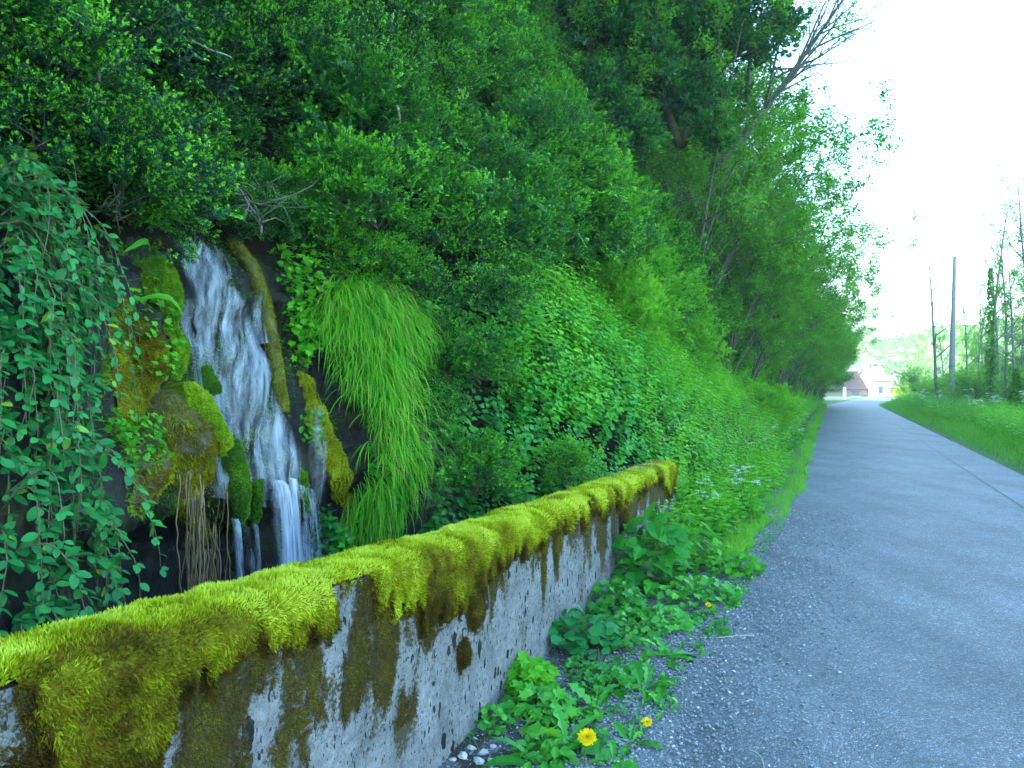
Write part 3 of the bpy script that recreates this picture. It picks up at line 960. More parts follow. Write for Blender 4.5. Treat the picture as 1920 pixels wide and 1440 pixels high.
# thin brown moss clinging to the stained concrete
nt_ = 150000
ty = np.concatenate([1.2 + 3.4 * rng.random(int(nt_ * .75)) ** 1.1, rng.uniform(4.0, Y1, int(nt_ * .25))]); td = 0.6 * rng.random(len(ty))
tz = stainfield(ty, td) + 0.55 * (noise2(ty * 55, td * 40, 3, 77) - 0.5)
k_ = (tz > 0.56) & (wtop(ty) - td > 0.02)
ty, td, tz = ty[k_], td[k_], tz[k_]
tp = WP(ty, -0.004, wtop(ty) - td)
dv = norm(np.array([-WN[0], -WN[1], 0]) * 0.8 + rdir(len(ty)) * 0.8 + np.array([0, 0, -0.6]))
mb = MB(); mb.inst(*MOSSL, tp, frames(dv, rdir(len(ty))), rng.uniform(0.006, 0.014, len(ty)), np.clip(0.05 + 0.5 * (noise2(ty * 7, td * 7, 3, 78) - 0.45) + 0.5 * np.clip(tz - 0.62, 0, .4) + rng.normal(0, .07, len(ty)), 0, 0.7), np.array([-.12, -.12, .03, .1, .03]))
tag(mb.build('brown_moss', M['moss'], wall), kind='stuff')
# dry grass on the far end of the cap
nq = 500
qy = np.concatenate([rng.normal(7.4, 0.45, nq), rng.uniform(4, 8, 120)]); qd = rng.uniform(-TH, -0.03, len(qy))
qy = np.clip(qy, 1, Y1 - 0.05)
qp, qn = moss_pt(qy, qd, 0.03)
BL4 = blade_template(4, 0.035, 1.1)
mb = MB(); d_ = norm(qn + rdir(len(qy)) * 0.7)
mb.inst(*BL4, qp, frames(d_, rdir(len(qy))), rng.uniform(0.03, 0.10, len(qy)), rng.uniform(0.2, 0.9, len(qy)))
mb.build('dry_grass', M['dry'], wall)

# ------------------------------------------------------------------ waterfall
fall = None


def sheet(rows, cols, lift, seed, u0=0.0):
    """rows: list of (y_px, x_left, x_right); returns points on the rock, flow coords and edge fade"""
    rows = np.array(rows, float)
    ypx = np.arange(rows[0, 0], rows[-1, 0] + 0.1, 5.0)
    xl = np.interp(ypx, rows[:, 0], rows[:, 1]); xr = np.interp(ypx, rows[:, 0], rows[:, 2])
    xl = xl + 8 * (noise2(ypx * 0.03, seed, 3, 81) - 0.5); xr = xr + 8 * (noise2(ypx * 0.03, seed, 3, 82) - 0.5)
    u = np.linspace(0, 1, cols)
    X = xl[:, None] + (xr - xl)[:, None] * u[None]; Yp = np.repeat(ypx[:, None], cols, 1)
    p, n = rockpt(X.ravel(), Yp.ravel(), lift)
    p = p.reshape(len(ypx), cols, 3); n = n.reshape(len(ypx), cols, 3)
    # smooth so that the sheet bridges small hollows
    for _ in range(14):
        q = p.copy(); q[1:-1] = (p[:-2] + 2 * p[1:-1] + p[2:]) / 4
        q[:, 1:-1] = (q[:, :-2] + 2 * q[:, 1:-1] + q[:, 2:]) / 4; p = q
    v = (ypx - ypx[0])[:, None] / 100.0 + 0 * X
    p = p + n * (0.02 * (noise2(u[None] * 7 + seed, v * 0.8, 3, 83) - 0.35) + 0.02)[..., None] * np.sin(u * np.pi)[None, :, None]
    fade = np.clip(np.minimum(u, 1 - u) / 0.16, 0, 1)[None] * np.ones_like(X)
    fade = fade * sstep(0, 0.25, v) 
    return p, np.stack([(X - 300) / 260.0, v], -1), fade


cen = hit([500], [800])[2][0]
fall = thing('waterfall', 'white silky waterfall streaming down dark mossy rock behind the wall', 'waterfall', (cen[0], cen[1], 0))
main_rows = [(452, 312, 345), (490, 324, 384), (530, 336, 392), (560, 344, 418), (600, 350, 440), (640, 362, 456), (700, 382, 474),
             (760, 406, 508), (800, 424, 528), (850, 448, 548), (890, 460, 562), (940, 466, 574)]
mp1, mf1, fd1 = sheet(main_rows, 40, 0.05, 1)
mb = MB(); mb.grid(mp1, fd1, mf1)
mb.build('upper_cascade', M['water_a'], fall, smooth=True)
mp2, mf2, fd2 = sheet([(r_[0], r_[1] + 12, r_[2] - 6) for r_ in main_rows], 40, 0.10, 2)
mb = MB(); mb.grid(mp2, fd2, mf2 + 3.3)
mb.build('white_spray', M['water_b'], fall, smooth=True)
mp3, mf3, fd3 = sheet([(560, 322, 352), (620, 324, 380), (700, 330, 410), (780, 352, 430), (850, 372, 455), (930, 385, 475)], 24, 0.035, 3)
mb = MB(); mb.grid(mp3, fd3, mf3); mb.build('thin_film', M['water_thin'], fall, smooth=True); mb = MB()
mp3, mf3, fd3 = sheet([(545, 428, 470), (590, 440, 482), (650, 455, 500)], 12, 0.04, 4)
mb.grid(mp3, fd3, mf3)
mb.build('thin_film', M['water_thin'], fall, smooth=True)
mp3, mf3, fd3 = sheet([(462, 358, 398), (500, 372, 398), (535, 378, 400)], 10, 0.06, 6)
mb = MB(); mb.grid(mp3, fd3, mf3)
mb.build('side_trickle', M['water_thin'], fall, smooth=True); mb = MB()
mp3, mf3, fd3 = sheet([(760, 560, 580), (840, 562, 590), (900, 566, 596), (960, 570, 604), (1040, 580, 606)], 10, 0.06, 7)
mb.grid(mp3, fd3, mf3)
mb.build('side_trickle', M['water_thin'], fall, smooth=True)


def drop_strand(xt, yt, wt, xb, wb, matn, name, fade=1.0, seed=0):
    """free falling strand from the lip at pixel (xt,yt) straight down to the stream"""
    m_ = 14
    a, n = rockpt(np.array([xt - wt / 2, xt + wt / 2]), np.array([yt, yt]), 0.09)
    scale = a[0, 1] / F_PX
    nu = max(4, int(wt / 3))
    u = np.linspace(0, 1, nu)
    top = a[0][None] * (1 - u[:, None]) + a[1][None] * u[:, None]
    bot = top.copy(); ctr = top.mean(0)
    bot = (bot - ctr) * (wb / wt) + ctr + np.array([(xb - xt) * scale, 0, 0]) + np.array([-NL[0], -NL[1], 0]) * 0.10
    k = np.linspace(0, 1, m_)[:, None, None]
    z = top[None, :, 2:3] * (1 - k ** 1.3) + 0.02 * k
    xy = top[None, :, :2] * (1 - np.sqrt(k)) + bot[None, :, :2] * np.sqrt(k)
    p = np.concatenate([xy, z + 0 * xy[..., :1]], -1)
    p = p + np.array([-NL[0], -NL[1], 0]) * (0.03 * (np.sin(u * np.pi) + noise2(u * 5, seed, 2, 84)))[None, :, None]
    mb = MB()
    uv = np.stack(np.broadcast_arrays((xt + (u - .5) * wt)[None] / 90.0 + seed, k[..., 0] * 3), -1)
    fd = np.clip(np.minimum(u, 1 - u) / 0.25, 0.0, 1)[None] * np.ones((m_, 1)) * fade
    mb.grid(p, fd, uv)
    return mb.build(name, M[matn], fall, smooth=True)


drop_strand(488, 905, 34, 492, 40, 'water_fall', 'falling_strand', 1.0, 1)
drop_strand(520, 900, 26, 510, 24, 'water_fall', 'falling_strand', 0.95, 2)
drop_strand(540, 905, 62, 536, 70, 'water_thin', 'falling_strand', 1.0, 3)
drop_strand(500, 915, 56, 500, 62, 'water_b', 'falling_strand', .9, 11)
drop_strand(505, 930, 20, 500, 26, 'water_fall', 'falling_strand', 0.7, 8)
drop_strand(402, 950, 16, 394, 15, 'water_fall', 'falling_strand', 0.8, 4)
drop_strand(455, 955, 16, 446, 14, 'water_fall', 'falling_strand', 0.7, 5)
drop_strand(428, 960, 14, 432, 20, 'water_thin', 'falling_strand', 0.8, 6)
drop_strand(585, 960, 18, 588, 22, 'water_thin', 'falling_strand', 0.8, 7)

# ------------------------------------------------------------------ moss cushions on the rock


def cushion(name, label, cat, poly, bulge, base_m, frond_m, nf, tint0, seed, flen=(0.010, 0.024), lift=0.0, hang=0.0, step=5.0, kids=None, parent=None):
    a = np.array(poly, float); lo = a.min(0) - step; hi = a.max(0) + step
    xs = np.arange(lo[0], hi[0], step); ys = np.arange(lo[1], hi[1], step)
    X, Yp = np.meshgrid(xs, ys, indexing='ij')
    wob = 14 * (noise2(X * 0.03, Yp * 0.03, 3, 90 + seed) - 0.5)
    ins = inpoly(X + wob, Yp + wob, poly); dd = polydist(X + wob, Yp + wob, poly)

    def surf(x, y, extra=0.0):
        w = 14 * (noise2(x * 0.03, y * 0.03, 3, 90 + seed) - 0.5)
        i_ = inpoly(x + w, y + w, poly); d_ = np.where(i_, polydist(x + w, y + w, poly), 0)
        wmax = max(10.0, dd[ins].max() if ins.any() else 10)
        prof = np.sqrt(np.clip(d_ / wmax, 0, 1))
        h = bulge * prof * (0.75 + 0.7 * (noise2(x * 0.035, y * 0.035, 4, 95 + seed) - 0.3)) + lift * (d_ > 0)
        p, n = rockpt(x, y, h + extra)
        return p, n, d_, i_
    p, n, d_, i_ = surf(X.ravel(), Yp.ravel())
    p = p.reshape(*X.shape, 3); n = n.reshape(*X.shape, 3)
    cells = ins[:-1, :-1] | ins[1:, 1:] | ins[1:, :-1] | ins[:-1, 1:]
    root = parent
    if root is None:
        c = p[ins].mean(0)
        root = thing(name, label, cat, (c[0], c[1], p[ins][:, 2].min()))
    tt = tint0 + 0.5 * (noise2(X * 0.03, Yp * 0.03, 4, 99 + seed) - 0.5)
    mb = MB(); mb.grid(p, np.clip(tt, 0, 1), mask=cells, flip=True)
    mb.build('stone' if base_m == 'tufa' else 'cushion', M[base_m], root, smooth=True)
    if nf:
        q = polysample(poly, nf)
        fp, fn, fd, fi = surf(q[:, 0], q[:, 1])
        cl = np.stack([noise2(q[:, 0] * .12, q[:, 1] * .12, 2, 101 + k) for k in range(3)], -1) - 0.5
        dv = norm(fn * 0.7 + cl * 2.0 + rdir(nf) * 0.6 + np.array([0, 0, -0.5 - hang]))
        t_ = tint0 + 0.9 * (noise2(q[:, 0] * 0.03, q[:, 1] * 0.03, 4, 99 + seed) - 0.5) + rng.normal(0, 0.1, nf)
        keep = noise2(q[:, 0] * 0.05, q[:, 1] * 0.05, 4, 105 + seed) > (0.42 if base_m == 'tufa' else 0.2)
        mb = MB(); mb.inst(*MOSSL, fp[keep] - dv[keep] * 0.004, frames(dv[keep], rdir(keep.sum())), rng.uniform(flen[0], flen[1], keep.sum()), np.clip(t_[keep], 0, 1), np.array([-.12, -.12, .03, .1, .03]))
        tag(mb.build('moss', M[frond_m], root), kind='stuff')
    return root, surf


tufa_poly = [(238, 800), (262, 745), (300, 715), (335, 725), (352, 775), (374, 830), (380, 880), (370, 930), (366, 985), (352, 1022), (330, 1025),
             (322, 985), (318, 930), (300, 905), (285, 905), (262, 925), (240, 955), (212, 945), (205, 900), (215, 850)]
tufa, tufa_s = cushion('mossy_boulder', 'overhanging brown and olive mossy tufa lump with long roots dangling left of the waterfall', 'boulder', tufa_poly, 0.20, 'tufa', 'moss', 15000, 0.42, 1, (0.012, 0.03), hang=0.5)
cushion('moss_cushion', 'bright yellow-green moss strip on the rock edge left of the upper waterfall', 'moss',
        [(255, 490), (292, 478), (312, 520), (322, 580), (326, 650), (325, 700), (310, 720), (290, 700), (284, 640), (290, 590), (262, 560), (250, 520)], 0.07, 'wetmoss_base', 'wetmoss', 9000, 0.72, 2)
cushion('moss_cushion', 'rounded yellow-green moss hump capping the overhanging boulder', 'moss',
        [(285, 725), (310, 718), (332, 745), (350, 790), (370, 835), (372, 862), (345, 850), (318, 812), (292, 775)], 0.09, 'wetmoss_base', 'wetmoss', 7000, 0.78, 3, lift=0.12)
cushion('moss_cushion', 'deep green moss pillar standing inside the stream of the waterfall', 'moss',
        [(400, 828), (422, 822), (436, 860), (444, 915), (440, 965), (424, 985), (408, 965), (400, 900)], 0.10, 'wetmoss_base', 'wetmoss', 6500, 0.42, 4, lift=0.05)
cushion('moss_cushion', 'small green moss knob right of the moss pillar under the white water', 'moss',
        [(452, 905), (466, 900), (474, 935), (470, 965), (456, 972), (448, 940)], 0.06, 'wetmoss_base', 'wetmoss', 2500, 0.4, 5, lift=0.06)
cushion('moss_cushion', 'dark green moss bump high in the middle of the waterfall', 'moss',
        [(358, 690), (378, 688), (396, 715), (398, 740), (378, 745), (362, 722)], 0.06, 'wetmoss_base', 'wetmoss', 2500, 0.3, 6, lift=0.04)
cushion('moss_cushion', 'green moss rim at the right lip of the waterfall', 'moss',
        [(548, 880), (562, 890), (570, 925), (566, 955), (552, 950), (546, 915)], 0.07, 'wetmoss_base', 'wetmoss', 2500, 0.5, 7, lift=0.05)
cushion('moss_cushion', 'long slanting yellow moss streak between waterfall and hanging grass', 'moss',
        [(545, 700), (572, 720), (588, 775), (612, 820), (634, 880), (655, 930), (640, 955), (620, 925), (594, 870), (575, 830), (560, 780)], 0.045, 'moss_base', 'moss', 9000, 0.68, 8, lift=0.02)
cushion('moss_cushion', 'olive moss crust with small leaves on the dark rock by the broad-leaved shrub', 'moss',
        [(205, 560), (245, 600), (275, 650), (285, 700), (255, 745), (225, 800), (200, 780), (195, 690), (190, 610)], 0.05, 'moss_base', 'moss', 6500, 0.45, 9)
# moss films and tufts all over the wet rock
nf = 26000
q = polysample([(170, 470), (300, 440), (430, 440), (560, 520), (600, 700), (660, 880), (640, 1000), (560, 1060), (420, 1000), (330, 1000), (200, 960), (160, 700)], nf)
kk = noise2(q[:, 0] * 0.022, q[:, 1] * 0.013, 4, 131) + 0.25 * (noise2(q[:, 0] * 0.09, q[:, 1] * 0.07, 3, 132) - .5) > 0.52
q = q[kk]; nf = len(q)
fp, fn = rockpt(q[:, 0], q[:, 1], 0.0)
dv = norm(fn * 0.7 + rdir(nf) * 0.8 + np.array([0, 0, -0.7]))
tq = 0.5 + 1.4 * (noise2(q[:, 0] * 0.015, q[:, 1] * 0.015, 3, 133) - .5) + rng.normal(0, .12, nf)
mb = MB(); mb.inst(*MOSSL, fp, frames(dv, rdir(nf)), rng.uniform(.012, .032, nf), np.clip(tq, 0, 1), np.array([-.12, -.12, .03, .1, .03]))
tag(mb.build('rock_moss', M['wetmoss']), 'thin olive and green moss patches over the wet rock around the waterfall', 'moss', kind='stuff')
# slanting rib right of the fall: a mossy log-like rock rib
rib_px = [(432, 455), (452, 500), (468, 560), (484, 620), (498, 680), (508, 730), (520, 775)]
rp_, rn__ = rockpt(np.array([q[0] for q in rib_px], float), np.array([q[1] for q in rib_px], float), 0.025)
rt_ = np.linspace(0, 1, 40)
rp_i = np.stack([np.interp(rt_, np.linspace(0, 1, len(rp_)), rp_[:, k]) for k in range(3)], -1)
rib = thing('mossy_log', 'leaning olive-brown mossy log propped on the rock right of the upper waterfall', 'log', rp_i[-1])
rr = 0.046 * (1 + 0.5 * (noise2(rt_ * 9, 0, 3, 121) - 0.5)) * np.interp(rt_, [0, .85, 1], [1.0, 1.0, 0.6])
mb = MB(); mb.tube(rp_i, rr, 14, 0.4); mb.build('trunk', M['mossy_bark'], rib, smooth=True)
nf = 9000
k = rng.random(nf); an = rng.uniform(0, 2 * np.pi, nf)
c_ = np.stack([np.interp(k, rt_, rp_i[:, j]) for j in range(3)], -1); tg = norm(rp_i[-1] - rp_i[0])
x_ = norm(np.cross(tg, [0, 0, 1.0])); y_ = np.cross(x_, tg)
o_ = np.cos(an)[:, None] * x_ + np.sin(an)[:, None] * y_
kk = noise2(k * 14, an * 1.5, 4, 122) > 0.42
dv = norm(o_ + rdir(nf) * 0.7 + np.array([0, 0, -.4]))
tn = 0.42 + 0.5 * (noise2(k * 7, an, 3, 123) - 0.5) + 0.2 * (o_[:, 2]) + rng.normal(0, .08, nf)
mb = MB(); mb.inst(*MOSSL, (c_ + o_ * np.interp(k, rt_, rr)[:, None])[kk], frames(dv[kk], rdir(kk.sum())), rng.uniform(.01, .022, kk.sum()), np.clip(tn[kk], 0, 1))
tag(mb.build('moss', M['moss'], rib), kind='stuff')

# roots dangling from the boulder
xs_r = np.concatenate([rng.normal(338, 22, 26), rng.uniform(270, 380, 26)])
for i, x in enumerate(xs_r):
    yt = np.interp(x, [240, 290, 320, 350, 380], [930, 905, 960, 1010, 930]) - 10
    p, n = rockpt(np.array([x]), np.array([yt]), 0.14 + 0.06 * rng.random())
    p = p[0]; zb = rng.uniform(0.0, 0.45) if i % 3 else 0.0
    m_ = 12; u = np.linspace(0, 1, m_)
    sway = np.cumsum(rng.normal(0, 0.008, (m_, 2)), 0)
    z = p[2] * (1 - u) + zb * u
    mb = MB(); mb.tube(np.stack([p[0] + sway[:, 0], p[1] + sway[:, 1], z], -1), np.linspace(1, .5, m_) * rng.uniform(0.002, 0.006), 5, rng.random())
    mb.build('hanging_root', M['root'], tufa, smooth=True)
# ------------------------------------------------------------------ shrubs on the bank


def spray_bush(nspray, R_, sprayL, leafL, pairs, side, seed, shape=(1, 1, 1), tips=0.4, leaf=D_LEAF, up=0.35, leafw=1.0, droop=0.35):
    """a bush of leafy sprays around a lumpy crown; returns crown and twig builders"""
    g = np.random.default_rng(seed)
    # one spray: stem along +Y with leaf pairs and side twigs
    lp = []; ld = []; lt = []; lu = []
    def run(p0, d0, L, n_, tip):
        for i in range(n_):
            u = (i + 0.6) / n_
            q = p0 + d0 * L * u + np.array([0, 0, -droop * L * u * u * 0.4])
            sd = np.cross(d0, [0, 0, 1.0]); sd = sd / np.linalg.norm(sd)
            for sgn in (-1, 1):
                dv = d0 * 0.75 + sd * sgn * (0.85 - 0.4 * u) + np.array([0, 0, 0.25]) + g.normal(0, .18, 3)
                lp.append(q); ld.append(dv); lt.append(tip * (u ** 2.0) + g.normal(0, .07)); lu.append(g.normal(0, .35, 3) + np.array([0, 0, 1.0]))
        lp.append(p0 + d0 * L * 1.0); ld.append(d0 + g.normal(0, .1, 3)); lt.append(tip * 1.1); lu.append(np.array([0, 0, 1.0]))
    def make_spray():
        lp.clear(); ld.clear(); lt.clear(); lu.clear()
        y = np.array([0, 1.0, 0])
        run(np.zeros(3), y, 1.0, pairs, tips)
        for k in range(side):
            u = 0.25 + 0.65 * k / max(1, side - 1) if side > 1 else 0.5
            sg = 1 if k % 2 else -1
            d = np.array([sg * 0.75, 0.75, g.normal(0, .25)]); d /= np.linalg.norm(d)
            run(y * u, d, 0.55 * (1.1 - 0.6 * u), max(2, pairs // 2), tips * 0.9)
        fr = frames(np.array(ld), np.array(lu))
        tv, tf = leaf
        k = len(tv)
        l_ = leafL / sprayL * g.uniform(0.75, 1.2, len(lp))
        wv = np.einsum('nij,nkj->nki', fr, tv[None] * l_[:, None, None] * np.array([leafw, 1, 1])) + np.array(lp)[:, None]
        fs = [tuple(int(i + a * k) for i in f) for a in range(len(lp)) for f in tf]
        return wv.reshape(-1, 3), fs, np.repeat(np.array(lt), k)
    d = norm(g.normal(size=(nspray, 3)))
    d[:, 2] = np.where(d[:, 2] < -0.55, -d[:, 2], d[:, 2])
    lump = 0.72 + 0.75 * (fbm(d * 2.0 + seed * 3.1, 3, seed) - 0.25)
    rad = R_ * lump * (1 - 0.8 * g.random(nspray) ** 1.3)
    pos = d * rad[:, None] * np.array(shape)
    dr = norm(d * np.array([.8, .8, .45]) + np.array([0, 0, up * .6]) + g.normal(0, .38, (nspray, 3)))
    upn = norm(g.normal(0, .35, (nspray, 3)) + np.array([0, 0, 1.0]) + d * 0.5)
    sc = sprayL * g.uniform(0.7, 1.3, nspray)
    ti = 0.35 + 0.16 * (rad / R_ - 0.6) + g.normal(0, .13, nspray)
    mb = MB()
    nvar = 4
    for v in range(nvar):
        tv, tf, ta = make_spray()
        m_ = np.arange(nspray) % nvar == v
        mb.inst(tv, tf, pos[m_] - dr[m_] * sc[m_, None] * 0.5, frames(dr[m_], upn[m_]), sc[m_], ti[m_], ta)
    tb = MB()
    for i in range(12):
        j = g.integers(nspray)
        e = pos[j]; st_ = np.array([g.normal(0, .05), g.normal(0, .05), -R_ * 0.35])
        mid = (e + st_) / 2 + g.normal(0, .07, 3) * R_
        u = np.linspace(0, 1, 6)[:, None]
        tb.tube((1 - u) ** 2 * st_ + 2 * u * (1 - u) * mid + u * u * e, np.linspace(0.008, 0.003, 6) * R_ / 0.7, 4, 0.5)
    return mb, tb


def bush_proto(name, label, cat, group, mat, stemmat='bark', **kw):
    mb, tb = spray_bush(**kw)
    r_ = thing(name, label, cat, (0, 0, 0), group)
    mb.build('foliage', M[mat], r_)
    tb.build('stems', M[stemmat], r_, smooth=True)
    return r_


class Scatter:
    """the first call places the prototype itself, later calls copy it"""
    def __init__(self, protos): self.p = protos; self.used = [False] * len(protos)
    def put(self, i, loc, rz, sc, tilt=(0, 0), label=None, group=None):
        i = i % len(self.p)
        if not self.used[i]:
            r = self.p[i]; self.used[i] = True
            r.location = [float(c) for c in loc]; r.rotation_euler = (tilt[0], tilt[1], rz)
            r.scale = (sc, sc, sc)
            if label: r['label'] = label
            if group: r['group'] = group
            return r
        return dup(self.p[i], loc, rz, sc, tilt, label, group)
    def finish(self):
        for u, r in zip(self.used, self.p):
            if not u:
                for c in list(r.children): bpy.data.objects.remove(c)
                bpy.data.objects.remove(r)


BOX_LAB = 'dark green small-leaved box bush crowding the steep slope above the waterfall'
MID_LAB = 'mid green small-leaved bush in the thicket on the slope right of the waterfall'
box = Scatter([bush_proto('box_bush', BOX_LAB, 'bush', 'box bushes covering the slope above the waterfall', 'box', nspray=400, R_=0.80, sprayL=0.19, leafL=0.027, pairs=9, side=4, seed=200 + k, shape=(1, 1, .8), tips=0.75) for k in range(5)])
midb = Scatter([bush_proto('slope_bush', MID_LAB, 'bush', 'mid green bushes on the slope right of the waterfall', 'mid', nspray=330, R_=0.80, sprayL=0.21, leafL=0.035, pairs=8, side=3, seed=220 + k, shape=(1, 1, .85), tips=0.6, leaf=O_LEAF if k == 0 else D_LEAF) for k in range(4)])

# place bushes over the slope above the rock and the herb bank
placed = []
g = np.random.default_rng(5)
nbox = 0
for s0 in np.arange(-1.2, 17.0, 0.64):
    zc = np.interp(s0, _S, _ZC)
    zlist = np.arange(zc + (0.35 if not 4.6 < s0 < 9.5 else -1.5 if s0 < 6.7 else -0.1), 8.4 if s0 < 9 else 9.5, 0.62)
    for z0 in zlist:
        s = s0 + g.normal(0, .2); z = z0 + g.normal(0, .18)
        if s0 > 9 and z > 6.5 and g.random() < 0.4: continue
        t = TS(s, z); n = SN(np.array(s), np.array(z))
        p = P(s, t, z) + n * g.uniform(0.05, 0.42)
        # light gaps: leave hollows
        hol = noise2(s * 1.0, z * 1.1, 2, 141)
        p = p + n * ((hol - 0.5) * 0.9 if hol > 0.39 else -0.5)
        if z0 < zc + 0.45 and s > 7.3: continue
        # keep the top of the fall and the hanging grass open
        px = 960 + F_PX * p[0] / p[1]; py = 720 - F_PX * (p[2] - CAM_Z) / p[1]
        sc = g.uniform(0.72, 1.12) * (0.85 if hol < 0.39 else 1)
        if 270 < px < 600 and py > 330: sc *= 0.55; p = p + np.array([0, 0, 0.10])
        if px < 770 and py > 445 and px > 240: continue
        if z0 < zc + 0.3: sc *= 0.6
        if s < 1.8 and z < 3.2: continue
        pm = sstep(5.5, 9.5, s + 1.6 * (z0 < 3.6)) * 0.95
        tilt = (g.normal(0, .25), g.normal(0, .25))
        if g.random() < pm: midb.put(int(g.integers(4)), p, g.uniform(0, 6.28), sc, tilt)
        else: box.put(int(g.integers(5)), p, g.uniform(0, 6.28), sc, tilt); nbox += 1
# leafy sprigs crowding over the lip of the rock, the log and the grass
for (x, y, sc, up) in ((240, 435, .34, .1), (205, 395, .4, .1), (285, 420, .33, .12), (330, 418, .30, .15), (372, 425, .30, .15), (415, 428, .30, .15), (455, 436, .32, .12), (500, 440, .34, .1), (540, 450, .38, .1), (580, 470, .38, .08),
                       (620, 490, .40, .08), (660, 505, .42, .08), (700, 520, .42, .05), (745, 540, .42, .05), (560, 420, .45, .1), (630, 440, .5, .1), (700, 460, .5, .1), (480, 395, .42, .1), (770, 580, .45, .05), (800, 640, .45, .0), (805, 710, .42, .0), (790, 770, .38, .0)):
    p, n = rockpt(np.array([x]), np.array([y]), 0.10)
    (box if g.random() < .45 else midb).put(int(g.integers(4)), p[0] + n[0] * 0.05 + [0, 0, up * .5], g.uniform(0, 6.28), sc, (g.normal(0, .3), g.normal(0, .3)), 'small leafy sprig hanging over the rock edge around the falls and grass', 'leafy sprigs along the rock edge')
for (x, y, sc) in ((15, 60, .9), (-20, 150, .8), (40, 190, .7), (90, 250, .6), (10, 250, .6), (150, 330, .5)):
    p, n = rockpt(np.array([x]), np.array([y]), 0.0)
    box.put(int(g.integers(5)), p[0] + n[0] * .12, g.uniform(0, 6.28), sc, (g.normal(0, .3), g.normal(0, .3)))
# thicket further along, below the trees
for i in range(105):
    s = g.uniform(9.5, 27); zc = np.interp(s, _S, _ZC); z = zc + g.uniform(0.6, 8.5)
    n = SN(np.array(s), np.array(z))
    midb.put(int(g.integers(4)), P(s, TS(s, z), z) + n * g.uniform(0, .5), g.uniform(0, 6.28), g.uniform(.9, 1.5), (g.normal(0, .25), g.normal(0, .25)), 'green bush in the thicket under the leaning trees past the wall end', 'bushes on the slope past the wall end')
box.finish(); midb.finish()

# fringe of box twigs hanging over the rock lip left and right of the fall
# ------------------------------------------------------------------ broad-leaved shrub at the left edge
cl = hit([90], [800])[2][0]
dog = thing('broad_leaved_shrub', 'tall trailing shrub with blue-green oval leaves hanging down the left edge of the rock', 'shrub', (cl[0], cl[1], 0))
g = np.random.default_rng(11)
dog_poly = [(-60, 260), (40, 285), (100, 360), (150, 450), (150, 560), (110, 640), (135, 720), (120, 800), (95, 850), (110, 920), (180, 960), (160, 1040), (90, 1090), (60, 1170), (-60, 1210)]
fb = MB(); sb = MB()
starts = []
for i in range(150):
    q = polysample(dog_poly, 1)[0]
    if i < 40: q = np.array([g.uniform(-60, 90), g.uniform(280, 700)])
    p, n = rockpt(q[:1], q[1:], 0.0)
    p = p[0]; n = n[0]
    out = 0.06 + 0.30 * g.random() * (0.3 + 0.7 * (q[0] < 100))
    L = g.uniform(0.3, 0.7); m_ = 12
    u = np.linspace(0, 1, m_)
    side = g.normal(-0.1, .22)
    d_side = np.array([U[0], U[1], 0]) * side
    pts = p + n * (0.02 + out * np.sin(u * 1.7)[:, None]) + d_side * u[:, None] * L + np.array([0, 0, 1.0]) * (0.12 * np.sin(u * 3.1) - L * u ** 1.6)[:, None] + np.cumsum(g.normal(0, .006, (m_, 3)), 0)
    pts[:, 2] = np.maximum(pts[:, 2], 0.05)
    sb.tube(pts, np.linspace(0.0045, 0.0018, m_), 5, 0.5)
    tg = norm(np.gradient(pts, axis=0))
    nl = int(L / 0.036)
    lp, ld, lnn, ls, lt = [], [], [], [], []
    for j in range(nl):
        uu = (j + 0.5) / nl
        a = np.array([np.interp(uu, u, pts[:, k]) for k in range(3)]); tt_ = np.array([np.interp(uu, u, tg[:, k]) for k in range(3)])
        ax = norm(np.cross(tt_, n)) if j % 2 == 0 else norm(n + 0.3 * g.normal(size=3))
        for sg in (-1, 1):
            if g.random() < 0.12: continue
            dv = ax * sg * (1 if j % 2 == 0 else 0.7) + n * 0.55 + tt_ * 0.45 + np.array([0, 0, -0.15]) + g.normal(0, .22, 3)
            lp.append(a); ld.append(dv); lnn.append(n * 0.7 + np.array([0, 0, 0.9]) + g.normal(0, .35, 3))
            ls.append(g.uniform(0.040, 0.076) * (1 - 0.35 * uu ** 3)); lt.append(0.45 + 0.2 * g.normal() * 0.6 + 0.2 * uu + (0.5 if g.random() < 0.025 else 0))
    fb.inst(*leaf_oval(0.31, 0.05, 0.16), lp, frames(np.array(ld), np.array(lnn)), np.array(ls), np.clip(lt, 0, 1))
fb.build('foliage', M['dog'], dog, smooth=True)
sb.build('stems', M['redstem'], dog, smooth=True)

# ------------------------------------------------------------------ herbs on the rock


